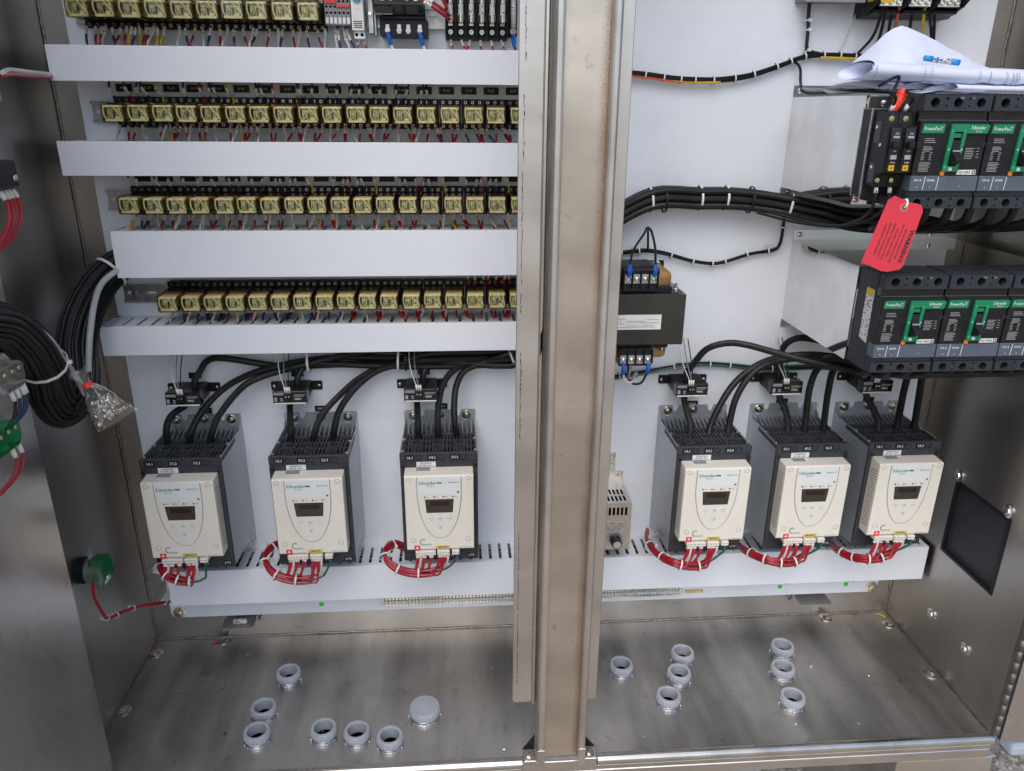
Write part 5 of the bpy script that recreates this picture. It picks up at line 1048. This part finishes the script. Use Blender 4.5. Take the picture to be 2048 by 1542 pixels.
# two narrow plug-on breakers
for k in range(2):
    t = thing('circuit_breaker', ('narrow black single-pole breaker with its broad side showing', 'narrow black single-pole breaker between its twin and the green-labelled breaker')[k], 'circuit breaker', (615.5+21.2*k, -331, 1040), 'narrow single-pole breakers')
    MB().prism([(-0.2, 2), (-0.2, 106), (-26, 106), (-30, 88), (-44, 86), (-46, 22), (-30, 18), (-26, 0)], 'x', 0.3, 20.9).build('case', 'black', t, bev=0.8)
    MB().prism([(-44.5, 24), (-47.5, 26), (-50, 60), (-47, 84), (-44, 86)], 'x', 3, 18).build('face', 'black_gloss', t, bev=0.6)
    MB().box(6, 15, -58, -46, 56, 66).build('toggle', 'black_gloss', t, bev=1); MB().box(6, 15, -50.6, -48, 70, 73).build('toggle_mark', 'grey_print', t)
    lettering(t, 'ON', 3.6, (10.5, -50, 76), 'white_print'); lettering(t, 'OFF', 3.2, (10.5, -50.6, 52), 'white_print'); MB().box(6, 15, -50.4, -49.4, 41, 47).build('rating_patch', 'grey_print', t); lettering(t, '10kA', 3.4, (10.5, -50.2, 36.5), 'white_print')
    MB().box(6.5, 14.5, -49.6, -47.4, 25, 33).build('logo_patch', 'yellow_plate', t); MB().box(9.5, 11.5, -49.9, -49.6, 28, 30).build('logo_mark', 'black_print', t)
    MB().lathe((10.5, -27, 96), [(4, 0), (4, -2), (0.1, -2.4)], 12, 'y').build('terminal_screw', 'brass', t); MB().lathe((4, -27, 10), [(3.4, 0), (3.4, -3), (0.1, -3.4)], 12, 'y').build('terminal_screw', 'brass', t)
    if k == 0:
        for y, z in ((-12, 84), (-28, 60), (-14, 28)): MB().cyl((0.4, y, z), (-0.6, y, z), 2.4, 12).build('rivet', 'chrome', t)
        MB().box(-0.1, 0.35, -24, -8, 62, 92).box(-0.1, 0.35, -24, -8, 6, 34).build('side_panel', 'black_gloss', t)
    wl = MB().tube(spline([(10, -20, 104), (9+k*3, -30, 116), (6+k*4, -38, 124), (-6, -42, 132) if k == 0 else (2, -30, 134)], 5), 2.2, 7); wl.build('line_wire', 'w_black', t); MB().tube([(10, -22, 106), (9.6, -29, 114)], 3.0, 8).build('marker_sleeve', 'white_plastic', t)
    pts = [(10, -18, 4), (8, -24, -12), (4-k*4, -20, -40), (-20-k*8, 10, -62), (-60, 70, -66), (-100, 150, -60)]
    MB().tube(spline(pts, 5), 2.3, 7).build('load_wire', 'w_black', t); MB().tube([(9.6, -20, 0), (8.6, -23, -9)], 3.0, 8).build('marker_sleeve', 'white_plastic', t)
t = thing('wire_nut', 'bright orange-red wire nut above the narrow breakers', 'wire nut', (630, -352, 1146))
nut = MB(); q = Vector((0.40, 0.05, 0.9)).normalized()*24
nut.tube([(0, 0, 0), tuple(q*0.5), tuple(q*0.95), tuple(q*1.0), tuple(q*1.28)], 6, 14, rad=[4.2, 6.0, 6.8, 7.6, 7.8]); nut.build('shell', 'wirenut', t)
rb = MB()
for k in range(8):
    a = k*math.pi/4; u = q.normalized(); e1 = u.cross(Vector((0, 1, 0))).normalized(); e2 = u.cross(e1); dv = e1*math.cos(a)+e2*math.sin(a)
    rb.tube([tuple(dv*4.4), tuple(q*0.9+dv*7.0)], 0.8, 5)
rb.build('grip_ribs', 'wirenut', t)

# ================================================================== power distribution block and grey box at the top
t = thing('distribution_block', 'black power distribution block with silver lugs at the top of the panel', 'distribution block', (708, PY, 1298))
MB().box(0, 162, -28, -0.2, 0, 120).build('base', 'black', t, bev=1)
for k in range(4):
    x = 0+k*52 if k < 3 else 154
    MB().prism([(-28, 0), (-70, 14), (-92, 30), (-92, 120), (-28, 120)], 'x', x, x+5).build('barrier', 'black', t, bev=0.6)
for k in range(3):
    MB().box(8+k*51, 48+k*51, -72, -28, 13, 120).build('lug', 'chrome', t, bev=1.5)
    for i in range(3): MB().lathe((15+k*51+i*13, -72, 21), [(5.5, 0), (5, -2.5), (3, -2.6), (2.6, 1), (0.1, 1)], 12, 'y').build('lug_screw', 'nickel', t)
    MB().prism([(-28, 0.5), (-60, 5), (-62, 9), (-28, 12)], 'x', 5.2+k*52, 51.8+k*52 if k < 2 else 153.8).build('cover_flap', 'black', t)
MB().box(-0.6, 0.05, -66, -46, 22, 60).build('side_sticker', 'yellow_plate', t); lettering(t, '!', 12, (-0.8, -56, 44), 'black_print', rot=(math.pi/2, 0, -math.pi/2))
MB().prism(rrect(-2, 20, 16, 60, 4), 'y', -93, -92.2).build('yellow_sticker', 'yellow_plate', t)
t = thing('grey_junction_box', 'grey box at the top of the panel where the vertical harness ends', 'box', (598, PY, 1321)); MB().box(0, 100, -50, -0.2, 0, 120).build('box_body', 'block_grey', t, bev=2, seg=2); MB().box(-3, 103, -53, -50.1, -3, 120).build('box_lid', 'block_grey', t, bev=1)

# ================================================================== paper drawings on the upper shelf
def noise2(u, v, s): return math.sin(u*3.1+s)*math.cos(v*2.3+s*1.7)+0.5*math.sin(u*7.3+v*5.1+s*2.1)
prof = [(600, 1190), (622, 1202), (640, 1220), (658, 1237), (678, 1259), (696, 1272), (706, 1272), (737, 1261), (784, 1243), (829, 1227), (875, 1211), (918, 1202), (960, 1196)]
def topz(x):
    for (a, za), (b, zb) in zip(prof, prof[1:]):
        if a <= x <= b: return za+(zb-za)*(x-a)/(b-a)
    return prof[-1][1]
g = []
for i in range(30):
    x = 606+i*(955-606)/29; zt = topz(x); row = []
    for j in range(12):
        f = j/11; fold = 3.2*min(1.6, abs((x-737)/55+(1-f)*1.3))+1.2*abs(((x-680)/70-f*0.5) % 1.0-0.5)
        row.append((x-10*(1-f), -275+62*f**1.3+fold*3.2+2.5*noise2(x/60, f*2, 1), 1178+(zt-1178)*f+1.2*noise2(x/50, f*3, 2)*(1-f)*f*4))
    g.append(row)
o = MB().sheet(g).build('paper_sheet', 'paper', origin=(770, -275, 1178), fix=False); tag(o, 'large creased paper sheet propped up behind the rolled drawing', 'paper')
def roll(label, a, b, ry, rz, turns=1.55, th=0, name='paper_roll', open_=0.0):
    a = Vector(a); b = Vector(b); g = []
    for i in range(26):
        f = i/25; c = a+(b-a)*f; row = []
        for j in range(44):
            u = j/43; an = -0.6+2*math.pi*turns*u; sh = 1-0.24*u
            sag = 1.0+0.05*math.sin(f*9+u*5); cut = max(0, 1-f*12)*(-22)*math.cos(an+0.8)*open_
            row.append((c.x+cut, c.y+ry*sh*math.cos(an)*sag, c.z+rz*sh*math.sin(an)*sag))
        g.append(row)
    t = MB().sheet(g).build(name, 'paper', origin=tuple(a), fix=False); tag(t, label, 'paper'); return t
r1 = roll('white rolled drawing with printed border lines lying on top', (601, -282, 1203), (960, -262, 1190), 25, 14.5, open_=0.8)
a = Vector((601, -282, 1203)); bb = Vector((960, -262, 1190))
for fx, dash in ((0.055, 0), (0.27, 1), (0.30, 1), (0.52, 1), (0.57, 0), (0.645, 1), (0.675, 0), (0.69, 0), (0.70, 1), (0.775, 0), (0.80, 1)):
    c = a+(bb-a)*fx; m = MB()
    for k in range(18):
        if dash and k % 2: continue
        t0, t1 = [math.radians(150+k*8+e) for e in (0, 8 if not dash else 6)]
        v = []
        for tt in (t0, t1):
            for dx in (0, 1.0 if not dash else 2.2): v.append((c.x-601+dx, c.y+282+25.9*math.cos(tt), c.z-1203+15.2*math.sin(tt)))
        m._add(v, [(0, 1, 3, 2)])
    stuff(m.build('print_line', 'grey_print', r1, fix=False))
r2 = roll('smaller flattened paper roll under the printed roll', (735, -288, 1179), (960, -282, 1177), 15, 7, 1.3, open_=1.0)
g = []
for i in range(26):
    x = 592+i*8.4; row = []
    for j in range(12):
        f = j/11; y = -300+f*170; row.append((x-8*f, y, 1173+2.2*noise2(x/70, f*1.6, 0.4)+(12*max(0, 1-(x-592)/90))*(1-f*0.6)+2*f))
    g.append(row)
o = MB().sheet(g).build('paper_sheet', 'drawing', origin=(680, -215, 1171), fix=False); tag(o, 'crumpled sheet of dense printed drawing flat on the shelf', 'paper')
g = [[(650+i*12, -296+j*20, 1186+3*noise2(i*0.3, j*0.5, 3)-j*0.8) for j in range(9)] for i in range(26)]
o = MB().sheet(g).build('paper_sheet', 'paper', origin=(800, -220, 1186), fix=False); tag(o, 'plain paper sheet sandwiched under the printed roll', 'paper')
g = [[(560+i*6, -290+j*14, 1170+10*math.sin(min(1, j/5)*1.6)*max(0, 1-i/12)+i*0.2) for j in range(9)] for i in range(12)]
o = MB().sheet(g).build('plastic_sleeve', 'bag_film', origin=(590, -230, 1170), fix=False); tag(o, 'clear plastic sleeve sticking out under the papers', 'plastic sleeve')
t = thing('highlighter_pen', 'bright blue highlighter pen lying on the rolled drawing', 'pen', (713, -268, 1222))
MB().tube([(0, 0, 0), (12, 0, -1.2)], 4.2, 12).build('cap', 'pen_blue', t); MB().tube([(12, 0, -1.2), (42, 0, -4.6)], 4.5, 12).build('barrel', 'fine_print', t); MB().tube([(42, 0, -4.6), (56, 0, -6)], 4.4, 12).build('barrel_end', 'pen_blue', t); MB().tube([(9, -4.5, 0), (26, -5, -3)], 1.1, 6).build('clip', 'pen_blue', t)

# ================================================================== red warning tag
TG = [(627.7, 1032.2), (618.5, 1026.2), (606, 981), (593.5, 935.8), (610.1, 930.1), (626.2, 923.2), (636.3, 921.9), (654.7, 925.1), (659.5, 930.6), (666.7, 970), (673.9, 1010.2), (669.6, 1019.1), (661.9, 1021.2), (647.0, 1023.5), (642.4, 1026.2)]
t = thing('warning_tag', 'red warning tag hanging from the upper breakers with black lettering', 'tag', (644.5, -400, 1015.6))
ox, oz = 644.5, 1015.6
pl = MB().plate([(x-ox, z-oz) for x, z in TG], [circ(0, 0, 3.4, 14)], 'y', -0.5, 0); o = pl.build('tag_card', 'tag_red', t)
MB().lathe((0, 0, 0), [(3.4, -0.9), (6.4, -0.9), (6.6, 0.4)], 18, 'y').build('eyelet', 'eyelet_paper', t)
MB().cyl((0, 0.3, 0), (0, 0.8, 0), 3.6, 14).build('eyelet_hole', 'hole', t)
MB().tube(spline([(0, 3, -2), (1, -3, 2), (2.4, -2.5, 7), (2.8, 1.5, 11), (3, 9, 9), (3, 26, 4)], 5), 1.7, 7).build('string', 'white_plastic', t)
ang = math.atan2(48.5, 11.8)     # text runs down the card
rt = Matrix(((-math.cos(ang), math.sin(ang), 0), (0, 0, -1), (-math.sin(ang), -math.cos(ang), 0)))
e = rt.to_euler()
def tline(s, size, cx, cz, bold=0.0, sx=1.0): lettering(t, s, size, (cx-ox, -0.75, cz-oz), 'black_print', rot=e, bold=bold, sx=sx)
tline('WARNING', 9.4, 657.6, 959.5, 0.35, 1.08)
for k, s_ in enumerate(('BEFORE APPLYING POWER', 'ELECTRICAL CONNECTIONS CAN', 'BECOME LOOSE DURING', 'SHIPPING, TIGHTEN ALL SCREWS', 'AND INSPECT FOR DAMAGE TO', 'WIRES AND COMPONENTS')):
    tline(s_, 4.3, 648.6-k*6.4, 962.5+k*1.4, 0.04, 0.86)
# ================================================================== conduit bushings on the floor
def make_bushing(cap=False, R=25.0):
    t = thing('conduit_bushing', 'x', 'conduit bushing')
    k = R/25.0; b = MB(); n = 32
    prof = [(17*k, 0.3), (27*k, 0.3), (27*k, 5), (24*k, 6), (24*k, 10)]
    b.lathe((0, 0, 0), prof, n)
    for i in range(8):
        a = i*math.pi/4; c, s = math.cos(a), math.sin(a)
        P = lambda r, tt, z: (r*c-tt*s, r*s+tt*c, z)
        v = [P(r, tt, z) for z in (0.4, 5.2) for r, tt in ((25*k, -4.0), (28.6*k, -3.2), (28.6*k, 3.2), (25*k, 4.0))]
        b._add(v, [(0, 3, 2, 1), (4, 5, 6, 7), (0, 1, 5, 4), (1, 2, 6, 5), (2, 3, 7, 6), (3, 0, 4, 7)])
    b.build('locknut', 'zinc', t, bev=0.5)
    if not cap:
        c_ = MB().lathe((0, 0, 0), [(23.5*k, 9), (25.8*k, 9.2), (25.8*k, 22.6), (24.6*k, 24.6), (20.0*k, 24.6), (19.0*k, 23.4), (18.0*k, 0.8)], n)
    else: c_ = MB().lathe((0, 0, 0), [(23.5*k, 9), (25.8*k, 9.2), (25.8*k, 22.4), (24.4*k, 24.6), (12*k, 25.6), (0.1, 25.8)], n)
    c_.build('plastic_ring', 'bush_grey', t)
    r = MB()
    for i in range(26):
        a = i*2*math.pi/26; r.cyl((25.5*k*math.cos(a), 25.5*k*math.sin(a), 10.0), (25.6*k*math.cos(a), 25.6*k*math.sin(a), 20.6), 1.25, 5)
    stuff(r.build('grip_ribs', 'bush_grey', t))
    if not cap: MB().cyl((0, 0, 0.2), (0, 0, 0.9), 18.1*k, 24).build('bore_shade', 'hole', t)  # flat black disc paints the darkness down the bore
    return t
bu0 = make_bushing()
BP = [(-373, -150, 'standing alone nearest the cream clip'), (-402, -248, 'behind its close neighbour, left pair'), (-400, -311, 'in front of its close neighbour, left pair'), (-274, -310, 'first of the row of three'), (-209, -321, 'middle of the row of three'), (-145, -338, 'last of the row of three'),
      (337, -170, 'standing alone beside the centre post'), (480, -140, 'back one of the diagonal three'), (455, -201, 'middle of the diagonal three'), (415, -266, 'front one of the diagonal three'), (710, -133, 'back one of the three by the vented wall'), (683, -200, 'middle of the three by the vented wall'), (668, -285, 'front one of the three by the vented wall')]
for k, (x, y, s) in enumerate(BP):
    lab = 'open grey conduit bushing, '+s
    if k == 0: bu0.location = (x*S, y*S, 0); bu0['label'] = lab; bu0['group'] = 'open conduit bushings in the cabinet floor'; o = bu0
    else: o = dup(bu0, (x, y, 0), lab, 'open conduit bushings in the cabinet floor')
    o.rotation_euler = (0, 0, rnd.uniform(0, 6)); 
    o.scale = (0.94, 0.94, 1)
cp = make_bushing(True, 29.0); cp.location = (-0.0815, -0.268, 0); cp['label'] = 'larger grey conduit bushing closed with a smooth cap'

# ================================================================== door harness, cable, fuse bag
HP = PATHS['harnA']; t = thing('door_harness', 'thick loop of black wires hanging from the tall duct to the door', 'wire harness', HP[0]); o0 = Vector(HP[0])
sp = spline(HP, 6); n = len(sp); nw = 70
for k in range(nw):
    a = 2.399*k; ph = rnd.uniform(-0.5, 0.5); R0 = 27.5*math.sqrt((k+0.5)/nw); path = []
    for i, p in enumerate(sp):
        tn = (sp[min(i+1, n-1)]-sp[max(i-1, 0)]).normalized(); e1 = tn.cross(Vector((0.75, -0.6, 0.25))).normalized(); e2 = tn.cross(e1)
        f = i/(n-1); sc_ = 0.86+0.22*math.sin(math.pi*f); w1 = a+0.35*math.sin(f*3)+0.05*ph
        path.append(p-o0+(e1*(R0*1.1*math.cos(w1))+e2*(R0*0.85*math.sin(w1)))*sc_)
    MB().tube(path, 3.5, 6).build('wire', 'w_darkred' if k in (14, 31, 41, 55, 63) else 'cable_black', t)
for i in (8, 56): tie_ring(t, sp[i]-o0, sp[i+1]-sp[i-1], 34 if i > 20 else 31, w_=5)
W_ = PATHS['wcab']
cable('grey_cable', 'single pale grey jacketed cable following the thick black harness', W_, 5.0, 'grey_jacket', n=10)
t = thing('fuse_bag', 'clear plastic bag of spare fuses tied off with a red band', 'bag', (-571, -338, 742)); t.rotation_euler = (0, -0.52, 0)
bag = []
for i in range(17):
    f = i/16; row = []
    if f < 0.28: wx, wy = 15-34*f, 9-18*f
    else: g_ = (f-0.28)/0.72; wx, wy = 5.5+30*g_**0.7, 3+13*math.sin(math.pi*min(1, g_**0.8))
    for j in range(29):
        a = 2*math.pi*j/28; k = 1+0.09*math.sin(5*a+i*0.8)+0.06*math.sin(9*a-2*i)
        row.append((wx*k*math.cos(a), wy*k*math.sin(a), 26-96*f+1.5*math.sin(3*a+i)))
    bag.append(row)
MB().sheet(bag).build('film', 'bag_film', t, fix=False)
MB().lathe((0, 0, -1), [(6.5, -4), (8.2, -3), (8.2, 4), (6.5, 5)], 16).build('red_band', 'red_label', t)
for k in range(24):
    g_ = rnd.uniform(0.45, 0.96); x = rnd.uniform(-1, 1)*(26*g_-5); z = -1-60*g_; y = rnd.uniform(-9, 7)*(1.1-g_*0.7); a = rnd.uniform(-0.5, 0.9)
    d = Vector((math.cos(a), rnd.uniform(-0.25, 0.25), math.sin(a))).normalized(); c = Vector((x, y, z))
    fu = MB().cyl(c-d*8, c+d*8, 3.6, 10).build('fuse', 'fuse_glass', t)
    for e_ in (-1, 1): MB().cyl(c+d*(e_*6), c+d*(e_*11.5), 4.1, 10).build('end_cap', 'nickel', fu)

# ================================================================== devices on the door and pilot lamp on the side wall
def contact_block(name, label, y, z, m, group=None, wires=()):
    t = thing(name, label, 'contact block', (-631, y, z), group)
    MB().box(0, 10, -22, 22, -14, 14).build('mounting_collar', 'clear_plastic', t, bev=3, seg=2)
    MB().prism([(-32, -12), (-27, -18), (20, -18), (29, -8), (29, 12), (22, 18), (-32, 18)], 'x', 10, 40).build('block_body', m, t, bev=1.5)
    MB().box(14, 30, -18, 14, -8, 8).build('contact_core', 'brass', t, bev=2)
    MB().prism([(-32, 18), (22, 18), (10, 32), (-32, 34)], 'x', 8, 30).build('terminal_guard', 'clear_plastic', t, bev=1)
    for yy in (-16, 2, 18):
        MB().cyl((37, yy, 8), (41, yy, 8), 3.2, 10).build('terminal_screw', 'nickel', t)
    for k, (yy, c) in enumerate(wires):
        pts = [(34, yy, -16), (36, yy+2, -34), (32, yy-4, -56), (22, yy-30, -72), (10, yy-70, -84)]
        w_ = MB().tube(spline(pts, 5), 2.3, 7).build('wire', c, t); MB().tube([(34.5, yy, -18), (36, yy+1.5, -32)], 3.3, 8).build('marker_sleeve', 'white_plastic', w_)
    return t
contact_block('pilot_contact_block', 'clear contact block with dark blue wires on the open door', -482, 806, 'clear_plastic', None, ((8, 'w_navy'), (20, 'w_navy'), (26, 'w_navy'), (-4, 'w_darkred')))
contact_block('pilot_contact_block', 'green and clear contact block with red wires on the open door', -520, 735, 'clear_green', None, ((8, 'w_red'), (24, 'w_red')))
t = thing('control_switch', 'black switch block with a loop of red wires on the open door', 'switch block', (-631, -440, 1065))
MB().box(0, 40, -36, 32, -22, 30).build('switch_body', 'black', t, bev=2); MB().box(40, 62, -30, 30, -20, 14).build('terminal_cover', 'black', t, bev=2)
MB().cyl((55, 22, -8), (63.5, 22, -8), 4, 12).build('terminal_screw', 'chrome', t)
for k, yy in enumerate((24, 14, 6, -4)):
    w_ = MB().tube(spline([(52, yy, -18), (56, yy+6, -36), (54, yy+2, -64), (44, yy-26, -92), (26, yy-66, -104), (8, yy-110, -108)], 6), 2.7, 8).build('wire', 'w_red', t); MB().tube([(52.6, yy+1, -22), (55.4, yy+5, -33)], 3.6, 8).build('marker_sleeve', 'white_plastic', w_)
t = thing('door_relay', 'grey labelled relay case on the open door with a white and a red lead', 'relay', (-631, -440, 1180))
MB().box(0, 56, -60, 42, -30, 34).build('case', 'grey_plastic', t, bev=2, seg=2); MB().box(56.1, 56.5, -55, 36, -26, 28).build('data_label', 'fine_print', t); MB().cyl((30, 30, -30), (30, 30, -48), 12, 16).build('knob', 'black', t)
for k, c in (('d1w', 'w_white'), ('d1r', 'w_red')): cable('door_wire', 'thick %s wire from the grey door relay into the first duct' % ('white' if c == 'w_white' else 'red'), PATHS[k], 3.2, c, n=8, cat='wire')
t = thing('pilot_lamp', 'green and clear pilot lamp through the side wall with red wires', 'pilot lamp', (-699, -234, 344))
MB().lathe((0.2, 0, 0), [(24, 0), (25, 2), (25, 10), (20, 12)], 28, 'x').build('black_nut', 'black', t)
MB().lathe((12, 0, 0), [(24, 0), (25, 3), (22, 8), (10, 9)], 28, 'x').build('collar', 'clear_plastic', t)
MB().prism([(-24, -26), (20, -26), (24, -14), (20, 22), (-8, 26), (-24, 10)], 'x', 21, 46).build('lamp_block', 'clear_green', t, bev=1.5)
MB().prism([(-20, -20), (16, -20), (16, 12), (-8, 18)], 'x', 24, 40).build('lamp_core', 'green', t)
MB().prism([(-2, 24), (10, 26), (4, 42)], 'x', 16, 24).build('locking_tab', 'clear_plastic', t); MB().prism([(-34, -20), (-22, -8), (-26, 22), (-36, 24)], 'x', 24, 46).build('clear_cap', 'clear_plastic', t)
MB().cyl((46, -8, -12), (49, -8, -12), 4.5, 12).build('terminal_screw', 'chrome', t); MB().box(40, 47, -20, 4, -20, -14).build('terminal_clip', 'chrome', t)
P_ = PATHS['pilot']
harness('pair of red wires from the pilot lamp tied and led into the long duct', P_, ['w_red', 'w_red', 'w_red'], 2.2, 2.8, [0.46, 0.60, 0.76])
